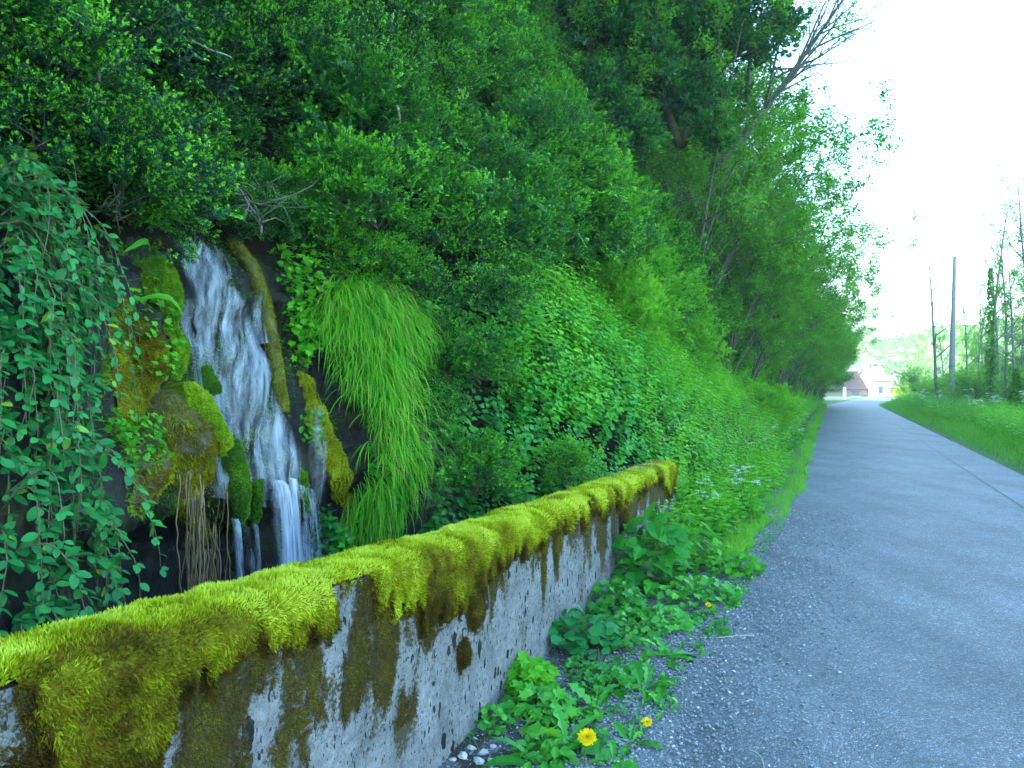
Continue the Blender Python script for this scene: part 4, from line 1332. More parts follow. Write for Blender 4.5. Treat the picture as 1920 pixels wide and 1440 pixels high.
def herb_patch(name, label, cat, poly, n, leaf, mat, size, lift, tint=(0.5, 0.2), hang=0.3, stems=True, rock=True, kind=None, outw=0.8):
    q = polysample(poly, n)
    p, nn = rockpt(q[:, 0], q[:, 1], 0.0) if rock else (hit(q[:, 0], q[:, 1])[2], None)
    if nn is None:
        s_, z_ = hit(q[:, 0], q[:, 1])[:2]; nn = SN(s_, np.maximum(z_, 0.05))
    h = lift * rng.random(n) ** 0.7
    pos = p + nn * h[:, None] + np.array([0, 0, 1]) * rng.normal(0, .02, n)[:, None]
    dv = norm(nn * outw + rdir(n) * 0.8 + np.array([0, 0, -hang]))
    nv_ = norm(nn * 0.6 + np.array([0, 0, 1.0]) + rdir(n) * 0.5)
    base = (p[:, 0].mean(), p[:, 1].mean(), p[:, 2].min())
    mb = MB()
    mb.inst(*leaf, pos, frames(dv, nv_), rng.uniform(size[0], size[1], n), np.clip(tint[0] + rng.normal(0, tint[1], n), 0, 1))
    if not stems:
        o = mb.build(name, M[mat], origin=base); return tag(o, label, cat, kind=kind)
    r_ = thing(name, label, cat, base)
    mb.build('foliage', M[mat], r_)
    sb = MB()
    for i in range(0, n, 3):
        u = np.linspace(0, 1, 4)[:, None]
        a = p[i] - nn[i] * 0.03 + np.array([0, 0, -0.05]); b_ = pos[i]
        sb.tube(a * (1 - u) + b_ * u + np.array([0, 0, 0.02]) * np.sin(u * 3.1), 0.0014, 3, 0.5, cap=False)
    sb.build('stems', M['stem'], r_)
    return r_


herb_patch('buttercup_plant', 'bright lime leafy herb clump between the waterfall log and the hanging grass', 'plant',
           [(492, 480), (545, 470), (585, 530), (598, 600), (580, 660), (545, 690), (520, 670), (505, 600)], 520, L_LEAF, 'lime', (0.035, 0.065), 0.2, (0.55, 0.18))
herb_patch('buttercup_plant', 'small lime leafy herb on the mossy boulder beside the broad-leaved shrub', 'plant',
           [(165, 770), (225, 780), (240, 830), (215, 880), (175, 870)], 160, L_LEAF, 'lime', (0.025, 0.045), 0.12, (0.45, 0.18))
herb_patch('climbing_ivy', 'yellowish small ivy leaves creeping over dark rock left of the upper waterfall', 'ivy',
           [(210, 520), (290, 545), (310, 600), (300, 680), (270, 720), (220, 700), (200, 600)], 110, L_LEAF, 'lime', (0.025, 0.05), 0.09, (0.6, 0.25))
herb_patch('leafy_plant', 'small green leafy plant on the dark rock below the log, right of the falls', 'plant',
           [(545, 770), (575, 775), (585, 820), (570, 850), (550, 830)], 45, O_LEAF, 'lime', (0.04, 0.07), 0.08, (0.35, 0.15))
# hart's tongue fern fronds
for (x, y, ex, ey, lab) in ((262, 470, 198, 492, 'upper strap-shaped fern frond beside the top of the waterfall'), (215, 572, 275, 605, 'lower strap-shaped pale fern frond on the rock left of the waterfall')):
    p, n = rockpt(np.array([x]), np.array([y]), 0.05); p = p[0]; n = n[0]
    e, _ = rockpt(np.array([ex]), np.array([ey]), 0.13); e = e[0]
    m_ = 14; u = np.linspace(0, 1, m_)
    ctr = p * (1 - u[:, None]) + e * u[:, None] + np.array([0, 0, 0.05]) * np.sin(u * 3.1)[:, None] + n * 0.05 * np.sin(u * 3.1)[:, None]
    wdt = 0.018 * np.sin(np.clip(u, 0.02, 1) * 3.0 + 0.1) ** 0.6
    sd = norm(np.cross(e - p, n))
    cross = np.array([-1, -.5, 0, .5, 1])
    pts = ctr[:, None] + sd * (cross[None, :] * wdt[:, None])[..., None] + n * (0.006 * (np.abs(cross)[None] - 0.5) + 0.004 * np.sin(u * 25)[:, None] * cross[None] ** 2)[..., None]
    mb = MB(); mb.grid(pts, 0.35 + 0.2 * np.abs(cross)[None] * np.ones((m_, 1)))
    tag(mb.build('fern_frond', M['lime'], smooth=True, origin=p), lab, 'fern')

# long draping grass
gp = [(575, 590), (600, 540), (650, 535), (700, 560), (735, 600), (745, 660), (735, 740), (720, 800), (700, 870), (680, 930), (660, 900), (640, 830), (610, 760), (585, 700)]
n = 5000
q = polysample(gp, n)
q[: n // 2, 1] = 540 + (q[: n // 2, 1] - 540) * 0.55
p, nn = rockpt(q[:, 0], q[:, 1], 0.0)
dx = (q[:, 0] - 680) / 110.0
bul = 0.22 * np.clip(1 - dx ** 2, 0, 1)
p = p + nn * bul[:, None] * sstep(520, 640, q[:, 1])[:, None]
sidev = np.array([U[0], U[1], 0])
dv = norm(nn * 0.75 + np.array([0, 0, 0.55]) + rdir(n) * 0.45 + sidev * (dx * 0.25)[:, None])
BLG = blade_template(6, 0.016, 2.35)
mb = MB(); L = rng.uniform(0.25, 0.55, n)
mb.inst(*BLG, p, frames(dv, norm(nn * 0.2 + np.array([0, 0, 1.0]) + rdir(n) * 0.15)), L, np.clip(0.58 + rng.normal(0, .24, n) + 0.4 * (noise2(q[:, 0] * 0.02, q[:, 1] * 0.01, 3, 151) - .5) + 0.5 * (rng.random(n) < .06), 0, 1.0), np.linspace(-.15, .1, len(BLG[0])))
n2 = 700
q2 = polysample([(640, 880), (720, 880), (760, 820), (745, 950), (690, 1000), (640, 980)], n2)
p2, nn2 = rockpt(q2[:, 0], q2[:, 1], 0.1)
dv2 = norm(nn2 * 0.6 + np.array([0, 0, 0.1]) + rdir(n2) * 0.3)
mb.inst(*BLG, p2, frames(dv2, norm(np.array([0, 0, 1.0]) + rdir(n2) * 0.15)), rng.uniform(0.2, 0.45, n2), np.clip(rng.normal(0.55, .25, n2), 0, 1))
bc = p.mean(0)
grass_t = mb.build('grass_tussock', M['grass'], origin=(bc[0], bc[1], p[:, 2].min()))
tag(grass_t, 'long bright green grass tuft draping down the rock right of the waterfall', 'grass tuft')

# withered tuft
n = 520
q = polysample([(740, 830), (790, 820), (830, 880), (842, 950), (800, 975), (745, 930)], n)
p, nn = rockpt(q[:, 0], q[:, 1], 0.02)
dv = norm(nn * 0.8 + np.array([0, 0, 0.25]) + sidev * 0.5 + rdir(n) * 0.4)
mb = MB(); mb.inst(*blade_template(5, 0.014, 2.0), p, frames(dv, norm(np.array([0, 0, 1.0]) + rdir(n) * 0.3)), rng.uniform(0.12, 0.38, n), rng.uniform(0.1, 1, n))
bc = p.mean(0)
tag(mb.build('withered_tuft', M['dry'], origin=(bc[0], bc[1], p[:, 2].min())), 'withered grey-brown grass tuft hanging between green grass and nettles', 'grass tuft')

# ------------------------------------------------------------------ nettle bed behind the wall


def nettle_plant(seed, h=0.5, nodes=7, ls=0.07):
    g = np.random.default_rng(seed)
    lp, ld, ln_, lsz, lt = [], [], [], [], []
    lean = g.normal(0, .12, 2)
    for i in range(nodes):
        u = (i + 1) / nodes
        z = h * (0.25 + 0.75 * u)
        a = g.uniform(0, 3.14) if i == 0 else a + 1.57 + g.normal(0, .15)
        for sg in (0, math.pi):
            d = np.array([math.cos(a + sg), math.sin(a + sg), 0.25 + 0.3 * u])
            o = np.array([lean[0] * z, lean[1] * z, z])
            lp.append(o + d * 0.02); ld.append(d + np.array([0, 0, -0.2])); ln_.append(np.array([0, 0, 1.0]) + g.normal(0, .25, 3))
            lsz.append(ls * (1.15 - 0.75 * u ** 3) * g.uniform(.8, 1.2)); lt.append(0.35 + 0.35 * u + g.normal(0, .1))
    mb = MB()
    mb.inst(*H_LEAF, lp, frames(np.array(ld), np.array(ln_)), np.array(lsz), np.clip(lt, 0, 1))
    return np.concatenate(mb.v), mb, np.concatenate(mb.t)


def bake(mb, proto, pos, frame, sc, tadd):
    v, pm, t = proto
    off = 0
    k = len(v)
    pos = np.asarray(pos); n = len(pos)
    if n == 0: return
    wv = np.einsum('nij,nkj->nki', frame, v[None] * sc[:, None, None]) + pos[:, None]
    fs = []
    for lo, to in zip(pm.loops, pm.tot):
        m_ = to[0]
        fs.append(((np.arange(n) * k)[:, None, None] + lo.reshape(-1, m_)[None]).reshape(-1, m_))
    mb.add(wv.reshape(-1, 3), fs, np.clip((t[None] + np.asarray(tadd)[:, None]).ravel(), 0, 1))


def upframe(n, nrm, lean):
    """random turn about z, z leaning from up towards nrm"""
    z = norm(np.array([0, 0, 1.0]) + nrm * lean + rdir(n) * 0.15)
    a = rng.uniform(0, 2 * np.pi, n)
    x = norm(np.cross(np.stack([np.cos(a), np.sin(a), 0 * a], -1), z)); y = np.cross(z, x)
    return np.stack([x, y, z], -1)


net = [nettle_plant(300 + k, 0.45, 7, 0.075) for k in range(4)]
mb = MB()
n = 900
ns = rng.uniform(4.7, 10.8, n); nz = rng.uniform(-0.15, 2.25, n) ** 1.0
nz = np.where(nz < 0, rng.uniform(0, .3, n), nz)
p = P(ns, TS(ns, nz) + 0.05, nz); nn = SN(ns, np.maximum(nz, .05))
ok = (ns > 4.75 + 0.35 * (nz > 0.5) + 0.5 * (nz > 1.3)) & ~((ns > 9.0) & (nz < 1.3) & (rng.random(n) < .8))
for k in range(4):
    m_ = ok & (np.arange(n) % 4 == k); c_ = m_.sum()
    bake(mb, net[k], p[m_], upframe(c_, nn[m_], 1.1), rng.uniform(0.65, 1.15, c_), rng.normal(0, .14, c_) + 0.35 * sstep(5.5, 8, ns[m_]))
tag(mb.build('nettle_bed', M['nettle']), 'bed of heart-leaved nettles behind the far half of the mossy wall', 'nettles', kind='stuff')

# ivy patch on the bank behind the wall end
ivy_poly = [(1180, 690), (1260, 690), (1320, 740), (1330, 800), (1290, 860), (1250, 880), (1200, 850), (1170, 780)]
o = herb_patch('bank_ivy', 'small variegated ivy leaves on the bank directly behind the far end of the mossy wall', 'ivy', ivy_poly, 1700, L_LEAF, 'ivy', (0.04, 0.075), 0.16, (0.55, 0.28), 0.5, True, rock=False)

# ------------------------------------------------------------------ bank grass and herbs along the road


def bank_points(n, s0, s1, q0, q1, pw=1.0):
    s = s0 + (s1 - s0) * rng.random(n) ** pw
    zc = np.interp(s, _S, _ZC)
    z = zc * (q0 + (q1 - q0) * rng.random(n))
    z = np.maximum(z, 0.0)
    return s, z, P(s, TS(s, z) + 0.02, z), SN(s, np.maximum(z, .05))


herb = [nettle_plant(330 + k, 0.34, 5, 0.06) for k in range(3)]
mb = MB()
s, z, p, nn = bank_points(2600, 8.9, 62, 0.0, 1.0, 1.7)
lime_z = noise2(s * 0.5, z * 1.2, 3, 161) 
for k in range(3):
    m_ = (np.arange(len(s)) % 3 == k); c_ = m_.sum()
    bake(mb, herb[k], p[m_], upframe(c_, nn[m_], 0.7), rng.uniform(0.7, 1.3, c_) * (1 + 0.02 * (s[m_] - 9)), 0.15 + 0.5 * (lime_z[m_] - .5) + rng.normal(0, .12, c_))
# bright leafy crest of the bank behind the wall end
s2, z2, p2, nn2 = bank_points(1500, 6.8, 19, 0.45, 1.12, 1.2)
for k in range(3):
    m_ = np.arange(len(s2)) % 3 == k; c_ = m_.sum()
    bake(mb, herb[k], p2[m_] + nn2[m_] * .05, upframe(c_, nn2[m_], 0.9), rng.uniform(0.7, 1.45, c_), 0.12 + rng.normal(0, .2, c_) + 1.3 * (noise2(s2[m_] * 1.3, z2[m_] * 1.6, 3, 167) - .5))
# plants between wall end and road
sv_ = rng.uniform(6.0, 15, 900); tv_ = rng.uniform(0.72, 1.75, 900)
keep = (tv_ > np.interp(sv_, [6, 8.5, 11, 15], [1.25, .9, .7, .65])) & (tv_ < np.interp(sv_, [6, 8.4, 8.5, 15], [1.5, 1.55, 2.2, 1.5])) & (sv_ > 6.3)
pv = P(sv_, tv_, 0.0)[keep]
for k in range(3):
    m_ = np.arange(len(pv)) % 3 == k; c_ = m_.sum()
    bake(mb, herb[k], pv[m_], upframe(c_, nn[:c_] * 0, 0), rng.uniform(0.7, 1.5, c_), 0.1 + rng.normal(0, .15, c_))
tag(mb.build('bank_herbs', M['lime']), 'leafy green herbs covering the roadside bank beyond the mossy wall', 'herbs', kind='stuff')

mb = MB()
BL = blade_template(4, 0.022, 1.2)
s, z, p, nn = bank_points(30000, 9.5, 64, 0.0, 1.05, 1.6)
gmask = rng.random(len(s)) < np.clip((noise2(s * 0.35, z * 0.9, 3, 162) - 0.3) * 2.4 + 0.4 * (z > 0.6 * np.interp(s, _S, _ZC)), 0.1, 1)
s, z, p, nn = s[gmask], z[gmask], p[gmask], nn[gmask]
n = len(s)
dv = norm(nn * 0.5 + np.array([0, 0, 1.0]) + rdir(n) * 0.45)
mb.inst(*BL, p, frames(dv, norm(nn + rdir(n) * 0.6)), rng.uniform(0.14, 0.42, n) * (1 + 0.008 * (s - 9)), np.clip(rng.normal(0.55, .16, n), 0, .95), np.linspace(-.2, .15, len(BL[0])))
s, z, p, nn = bank_points(9000, 7.0, 22, 0.55, 1.15, 1.2)
n = len(s); kp = noise2(s * .9, z * 1.4, 3, 166) > .45; s, z, p, nn = s[kp], z[kp], p[kp], nn[kp]; n = len(s)
dv = norm(nn * 0.6 + np.array([0, 0, 0.9]) + rdir(n) * 0.45)
mb.inst(*BL, p, frames(dv, norm(nn + rdir(n) * 0.6)), rng.uniform(0.2, 0.5, n), np.clip(rng.normal(0.66, .14, n), 0, .95), np.linspace(-.2, .15, len(BL[0])))
# lime green fringe beside the asphalt
n = 16000
s = 6.8 + 57 * rng.random(n) ** 1.8
e = np.interp(s, [3, 6.15, 8.5, 14, 60], [.85, .63, .5, .45, .45]) + 0.25 * (noise2(s * 1.1, 3, 3, 163) - 0.5) * 1.6
t = e + np.abs(rng.normal(0, .2, n)) + np.where(s < 9, 0.12, 0)
p = P(s, t, 0.01)
cl_ = noise2(s * 3, t * 3, 2, 164)
kp = cl_ > 0.38
p = p[kp]; n = len(p)
dv = norm(np.array([0, 0, 1.0]) + rdir(n) * 0.5)
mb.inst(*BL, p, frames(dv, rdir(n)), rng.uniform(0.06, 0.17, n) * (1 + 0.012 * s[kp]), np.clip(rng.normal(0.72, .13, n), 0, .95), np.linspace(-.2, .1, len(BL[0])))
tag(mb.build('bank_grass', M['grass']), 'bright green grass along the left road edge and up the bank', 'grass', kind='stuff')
# ------------------------------------------------------------------ weeds in front of the wall


def gp_(px, py, z=0.0):
    y = (CAM_Z - z) * F_PX / (py - 720.0)
    return np.array([(px - 960) / F_PX * y, y, z])


def lobed_strip(nseg=9, w=0.16, teeth=0.5, bend=0.9, seed=0):
    g = np.random.default_rng(seed)
    v = []; f = []
    for i in range(nseg + 1):
        u = i / nseg
        a = bend * u
        y = math.sin(a) / bend; z = -(1 - math.cos(a)) / bend
        ww = w * (0.25 + 1.0 * u ** 0.8) * (1 - u ** 5) * (1 + teeth * (1 if i % 2 else -0.75)) * (1 + 0.15 * g.normal()) + 0.008
        k = 0.10 * ww / w * 0.6
        yo = -0.03 * (i % 2)
        v += [[-ww, y + yo, z + k * 0.6], [0, y, z - 0.015], [ww, y + yo, z + k * 0.6]]
    for i in range(nseg):
        a, b = 3 * i, 3 * i + 3
        f += [(a, a + 1, b + 1, b), (a + 1, a + 2, b + 2, b + 1)]
    return np.array(v), f


DSTR = [lobed_strip(9, 0.13, 0.5, b, k) for k, b in enumerate((0.5, 1.0, 1.5))] + [lobed_strip(8, 0.15, 0.12, 0.9, 9)]


def rosette(seed, n=13, L=0.2, up=0.7, templates=DSTR):
    g = np.random.default_rng(seed)
    mb = MB()
    for i in range(n):
        a = i * 2.4 + g.normal(0, .3)
        el = up * g.uniform(0.35, 1.25) * (0.6 + 0.6 * i / n)
        d = np.array([math.cos(a) * math.cos(el), math.sin(a) * math.cos(el), math.sin(el)])
        t = templates[g.integers(len(templates))]
        mb.inst(*t, [np.array([math.cos(a), math.sin(a), 0.1]) * 0.012], frames(d[None], np.array([[0, 0, 1.0]]) + g.normal(0, .25, (1, 3))), np.array([L * g.uniform(.6, 1.15)]), [np.clip(0.5 + g.normal(0, .18), 0, 1)], 0)
    return mb


dplants = [(1062, 1392, 0.27, 16, 'large toothed dandelion rosette behind the nearest yellow dandelion flower'),
           (1150, 1430, 0.13, 9, 'small dandelion rosette on the gravel at the bottom right of the weeds'),
           (1208, 1295, 0.25, 15, 'upright dandelion rosette left of the second yellow flower on the gravel edge'),
           (1255, 1235, 0.20, 12, 'spreading dandelion rosette at the gravel edge, middle of the row of weeds'),
           (1290, 1160, 0.22, 12, 'dandelion rosette with narrow leaves below the wall end herbs'),
           (1010, 1440, 0.20, 10, 'dandelion leaves at the bottom edge beside the white pebbles'),
           (1120, 1330, 0.20, 12, 'middle dandelion rosette between the round-leaved herb and the gravel'),
           (1345, 1125, 0.20, 10, 'dandelion rosette beside the road next to two small far yellow flowers'),
           (1232, 1318, 0.17, 9, 'narrow dandelion leaves just above the second yellow flower'),
           (1180, 1395, 0.15, 9, 'dandelion leaves between the two near yellow flowers'),
           (1330, 1185, 0.16, 9, 'small dandelion rosette on the gravel by the thin dry stalk'),
           (1040, 1330, 0.18, 10, 'long dandelion leaves growing through the lobed-leaved herb'),
           (1165, 1262, 0.20, 11, 'dandelion rosette in front of the round-leaved cranesbill clump')]
for i, (x, y, L, n, lab) in enumerate(dplants):
    r_ = thing('dandelion_plant', lab, 'dandelion', gp_(x, y), 'dandelion rosettes in front of the wall')
    rosette(400 + i, n, L, 0.75).build('foliage', M['dand'], origin=(0, 0, 0)).parent = r_

# dandelion flowers, each a thing: stalk and head


def flower(name, lab, loc, h, rad, lean, seed, squash=1.0):
    g = np.random.default_rng(seed)
    r_ = thing(name, lab, 'flower', loc, 'yellow dandelion flowers by the road')
    u = np.linspace(0, 1, 8)
    top = np.array([lean[0], lean[1], h])
    pts = np.stack([lean[0] * u ** 2, lean[1] * u ** 2, h * u], -1) + np.array(loc)
    mb = MB(); mb.tube(pts, 0.0035, 6, 0.6); mb.build('stalk', M['stem'], r_, smooth=True)
    mb = MB()
    ax = norm(np.array([lean[0] * 1.5 - 0.05, lean[1] * 1.5 - 0.45, 0.8]))
    for ring, nn_, el, ll in ((0, 34, 0.12, 1.0), (1, 30, 0.45, 0.85), (2, 26, 0.8, 0.62), (3, 20, 1.15, 0.42)):
        a = np.linspace(0, 6.28, nn_, endpoint=False) + g.normal(0, .07, nn_)
        e = el + g.normal(0, .08, nn_)
        d = np.stack([np.cos(a) * np.cos(e), np.sin(a) * np.cos(e), np.sin(e)], -1)
        x = norm(np.cross(ax, [0.3, 1, 0.1])); y = np.cross(ax, x)
        dw = d[:, :1] * x + d[:, 1:2] * y + d[:, 2:] * ax
        PT = (np.array([[-.07, 0, 0], [.07, 0, 0], [.10, .8, -.06], [.05, 1, -.1], [-.05, 1, -.1], [-.10, .8, -.06]]), [(0, 1, 2, 5), (5, 2, 3, 4)])
        mb.inst(*PT, np.repeat((np.array(loc) + top)[None], nn_, 0), frames(dw, np.repeat(ax[None], nn_, 0)), rad * ll * g.uniform(.88, 1.08, nn_), np.clip(0.75 - 0.15 * ring + g.normal(0, .12, nn_), 0, 1))
    mb.build('petals', M['petal'], r_)
    mb = MB()
    a = np.linspace(0, 6.28, 12, endpoint=False)
    base = np.array(loc) + top - ax * 0.004
    d = np.stack([np.cos(a) * .8, np.sin(a) * .8, 0 * a - 0.5], -1)
    x = norm(np.cross(ax, [0.3, 1, 0.1])); y = np.cross(ax, x)
    mb.inst(*leaf_diamond(0.2, 0.02), np.repeat(base[None], 12, 0), frames(d[:, :1] * x + d[:, 1:2] * y + d[:, 2:] * ax, np.repeat(ax[None], 12, 0)), rad * 0.55, 0.4)
    mb.build('sepals', M['dand'], r_)


flower('dandelion_flower', 'largest open yellow dandelion flower, nearest the camera', gp_(1096, 1440), 0.135, 0.040, (0.01, -0.01), 1)
flower('dandelion_flower', 'second yellow dandelion flower leaning over the gravel edge', gp_(1196, 1372), 0.05, 0.025, (0.04, -0.01), 2)
flower('dandelion_flower', 'small orange-yellow flower among herbs at the wall end', gp_(1316, 1110), 0.11, 0.028, (0.0, 0.0), 3)
flower('dandelion_flower', 'small yellow flower by the road edge below the orange-yellow one', gp_(1328, 1150), 0.06, 0.022, (0.0, 0.0), 4)

# round-leaved clumps along the wall


def clump(name, lab, loc, rad, h, n, leaf, mat, size, tint, cat='plant'):
    loc = np.array(loc)
    r_ = thing(name, lab, cat, loc)
    a = rng.uniform(0, 6.28, n); q = rad * np.sqrt(rng.random(n))
    o = np.stack([q * np.cos(a), q * np.sin(a), h * (0.25 + 0.75 * rng.random(n)) * (1 - 0.5 * (q / rad) ** 2)], -1)
    d_, tw = (o[:, 0] + loc[0], o[:, 1] + loc[1])
    dv = norm(o * np.array([1.2, 1.2, 0]) / rad + rdir(n) * 0.5 + np.array([0, 0, -.05]))
    nv_ = norm(np.array([-.1, -.35, 1.0]) + rdir(n) * 0.4)
    mb = MB(); mb.inst(*leaf, loc + o - dv * size[0] * 0.4, frames(dv, nv_), rng.uniform(*size, n), np.clip(tint + rng.normal(0, .15, n), 0, 1))
    mb.build('foliage', M[mat], r_)
    sb = MB()
    for i in range(0, n, 2):
        u = np.linspace(0, 1, 4)[:, None]
        e = loc + o[i]; s_ = loc + np.array([o[i][0] * .3, o[i][1] * .3, -0.01])
        sb.tube(s_ * (1 - u) + e * u + np.array([0, 0, .02]) * np.sin(3.1 * u), 0.0015, 3, 0.4, cap=False)
    sb.build('stems', M['stem'], r_)


ROUND = leaf_oval(0.5, 0.04, 0.08, (0.85, 1.0, 0.8))
clump('clover_plant', 'small round-leaved plant at the foot of the wall, nearest the camera', gp_(905, 1368), 0.13, 0.11, 120, ROUND, 'dand', (0.022, 0.04), 0.45)
clump('celandine_plant', 'pale lime ferny herb against the foot of the wall, left of the dandelions', gp_(985, 1300), 0.17, 0.20, 170, L_LEAF, 'lime', (0.045, 0.075), 0.55)
clump('celandine_plant', 'lobed-leaved herb in front of the wall between pale ferny herb and cranesbill', gp_(1010, 1345), 0.17, 0.13, 120, L_LEAF, 'dand', (0.04, 0.07), 0.6)
clump('cranesbill_plant', 'bluish round-leaved cranesbill clump by the wall, middle of the weeds', gp_(1085, 1215), 0.24, 0.24, 170, ROUND, 'dog', (0.05, 0.085), 0.5)
clump('cranesbill_plant', 'further round-leaved clump at the wall foot behind the cranesbill', gp_(1150, 1150), 0.24, 0.22, 170, L_LEAF, 'dand', (0.05, 0.08), 0.4)
clump('burdock_plant', 'large drooping heart-leaved plant hiding the far foot of the wall', gp_(1218, 1105), 0.30, 0.62, 110, H_LEAF, 'nettle', (0.11, 0.19), 0.6)
clump('nettle_plant', 'leafy green plant at the far corner of the wall behind the drooping plant', gp_(1265, 1065), 0.40, 0.5, 190, H_LEAF, 'lime', (0.07, 0.11), 0.3)
clump('ground_herb', 'low mixed herb cushion beside the road below the wall end', gp_(1300, 1125), 0.35, 0.16, 220, L_LEAF, 'dand', (0.04, 0.07), 0.5)
clump('ground_herb', 'low herb tuft at the road edge right of the orange-yellow flower', gp_(1365, 1075), 0.30, 0.22, 200, L_LEAF, 'lime', (0.04, 0.07), 0.35)
clump('ground_herb', 'low herbs between the burdock-like plant and the gravel', gp_(1215, 1180), 0.28, 0.14, 200, L_LEAF, 'dand', (0.035, 0.065), 0.45)
clump('ground_herb', 'small-leaved herb beside the cranesbill towards the road', gp_(1165, 1205), 0.22, 0.12, 170, ROUND, 'dand', (0.03, 0.05), 0.4)
clump('ground_herb', 'low leafy tuft between the two large dandelion rosettes', gp_(1130, 1290), 0.16, 0.1, 120, L_LEAF, 'dand', (0.035, 0.06), 0.35)
clump('ground_herb', 'leafy herb at the bottom edge between pebbles and nearest flower', gp_(1020, 1425), 0.13, 0.08, 80, O_LEAF, 'dand', (0.04, 0.07), 0.5)
clump('violet_plant', 'low plant with tiny violet flowers under the cranesbill', gp_(1095, 1262), 0.12, 0.07, 60, ROUND, 'dand', (0.025, 0.045), 0.4)

# sparse bits of seedlings and grass on the gravel
mb = MB()
n = 260
s = rng.uniform(2.8, 9, n); t = np.interp(s, [3, 6, 9], [.75, .6, .5]) + np.abs(rng.normal(0.05, .28, n))
k_ = t < 1.45; s, t = s[k_], t[k_]; n = len(s)
p0 = P(s, t, 0.012)
for j in range(5):
    dv = norm(np.array([0, 0, 0.8]) + rdir(n) * 0.9); dv[:, 2] = np.abs(dv[:, 2])
    mb.inst(*leaf_oval(0.22, .05, .1), p0 + rdir(n) * np.array([.02, .02, 0]), frames(dv, rdir(n) + np.array([0, 0, 1.0])), rng.uniform(0.015, 0.05, n), np.clip(rng.normal(.5, .2, n), 0, 1))
n = 500
s = rng.uniform(2.8, 9, n); t = rng.uniform(0.8, 1.5, n)
dv = norm(np.array([0, 0, 0.9]) + rdir(n) * 0.7)
mb.inst(*BL, P(s, t, 0.01), frames(dv, rdir(n)), rng.uniform(0.04, 0.13, n), rng.uniform(.3, .9, n))
tag(mb.build('verge_seedlings', M['dand']), 'tiny seedlings and grass blades sprouting in the gravel before the wall', 'seedlings', kind='stuff')

# loose stones


def stone_t(seed):
    g = np.random.default_rng(seed)
    import bmesh
    bm = bmesh.new(); bmesh.ops.create_icosphere(bm, subdivisions=1, radius=1.0)
    v = np.array([q.co[:] for q in bm.verts]); f = [tuple(x.index for x in q.verts) for q in bm.faces]; bm.free()
    v = v * (1 + 0.22 * g.normal(size=(len(v), 1))) * np.array([1.15, 0.9, 0.6])
    return v, f


mb = MB()
n = 15000
s = 2.2 + 7.8 * rng.random(n) ** 1.2; t = np.interp(s, [2, 3, 6, 9], [.9, .82, .6, .48]) + np.concatenate([rng.normal(0.05, .28, n // 2), rng.normal(-0.15, .42, n - n // 2)])
k_ = (t < 1.5) & (t > -0.6); s, t = s[k_], t[k_]
for j in range(4):
    m_ = np.arange(len(s)) % 4 == j; c_ = m_.sum()
    a = rng.uniform(0, 6.28, c_)
    fr = frames(np.stack([np.cos(a), np.sin(a), 0.3 * rng.normal(size=c_)], -1), np.array([0, 0, 1.0]) + rdir(c_) * 0.3)
    sz = 0.0035 + 0.007 * rng.random(c_) ** 3
    mb.inst(*stone_t(j), P(s[m_], t[m_], 0.014 + 0.02 * sstep(0.75, 0.4, t[m_]) + 0.03 * np.clip((t[m_] - 0.95) / 0.6, 0, 1) * 0.5), fr, sz, np.clip(rng.normal(.5, .22, c_), 0, 1))
tag(mb.build('loose_gravel', M['pebble']), 'loose grey gravel along the road edge and wall foot', 'gravel', kind='stuff')
g = np.random.default_rng(77)
for i, (x, y, r0, lab) in enumerate([(868, 1426, .022, 'whitish pebble, leftmost at the wall foot'), (884, 1412, .02, 'tan pebble beside the wall foot near the bottom edge'), (905, 1420, .026, 'pale angular stone in the middle of the pebbles by the wall'),
                                     (925, 1408, .018, 'small white pebble nearest the round-leaved plant'), (897, 1436, .024, 'white stone cut by the bottom edge by the wall'), (848, 1432, .017, 'tan chip touching the wall foot'),
                                     (942, 1430, .018, 'grey stone at the right of the pebbles by the wall'), (918, 1434, .015, 'small tan stone between white pebbles')]):
    v, f = stone_t(30 + i)
    mb = MB(); mb.inst(v, f, [gp_(x, y) + np.array([0, 0, r0 * .4 + 0.012])], frames(np.array([[math.cos(i), math.sin(i), 0.1]]), np.array([[0, 0, 1.0]])), np.array([r0]), g.uniform(.8, 1))
    tag(mb.build('pebble', M['pebble'], origin=gp_(x, y)), lab, 'stone', 'pale pebbles at the foot of the wall')
# dry stalks lying on the road
for (x1, y1, x2, y2, lab) in ((1405, 1405, 1432, 1440, 'bent straw stalk on the asphalt at the bottom edge'), (1345, 1196, 1412, 1192, 'thin dry stalk lying at the gravel edge of the road'), (1552, 1245, 1566, 1252, 'tiny brown twig on the middle of the road')):
    a, b_ = gp_(x1, y1, 0.045), gp_(x2, y2, 0.045)
    u = np.linspace(0, 1, 6)[:, None]
    pts = a * (1 - u) + b_ * u + np.array([0.02, 0.01, 0.004]) * np.sin(u * 3.1)
    mb = MB(); mb.tube(pts, 0.0028, 5, .5); tag(mb.build('dry_stalk', M['bark_pale'], origin=a), lab, 'stalk')

# ------------------------------------------------------------------ cow parsley


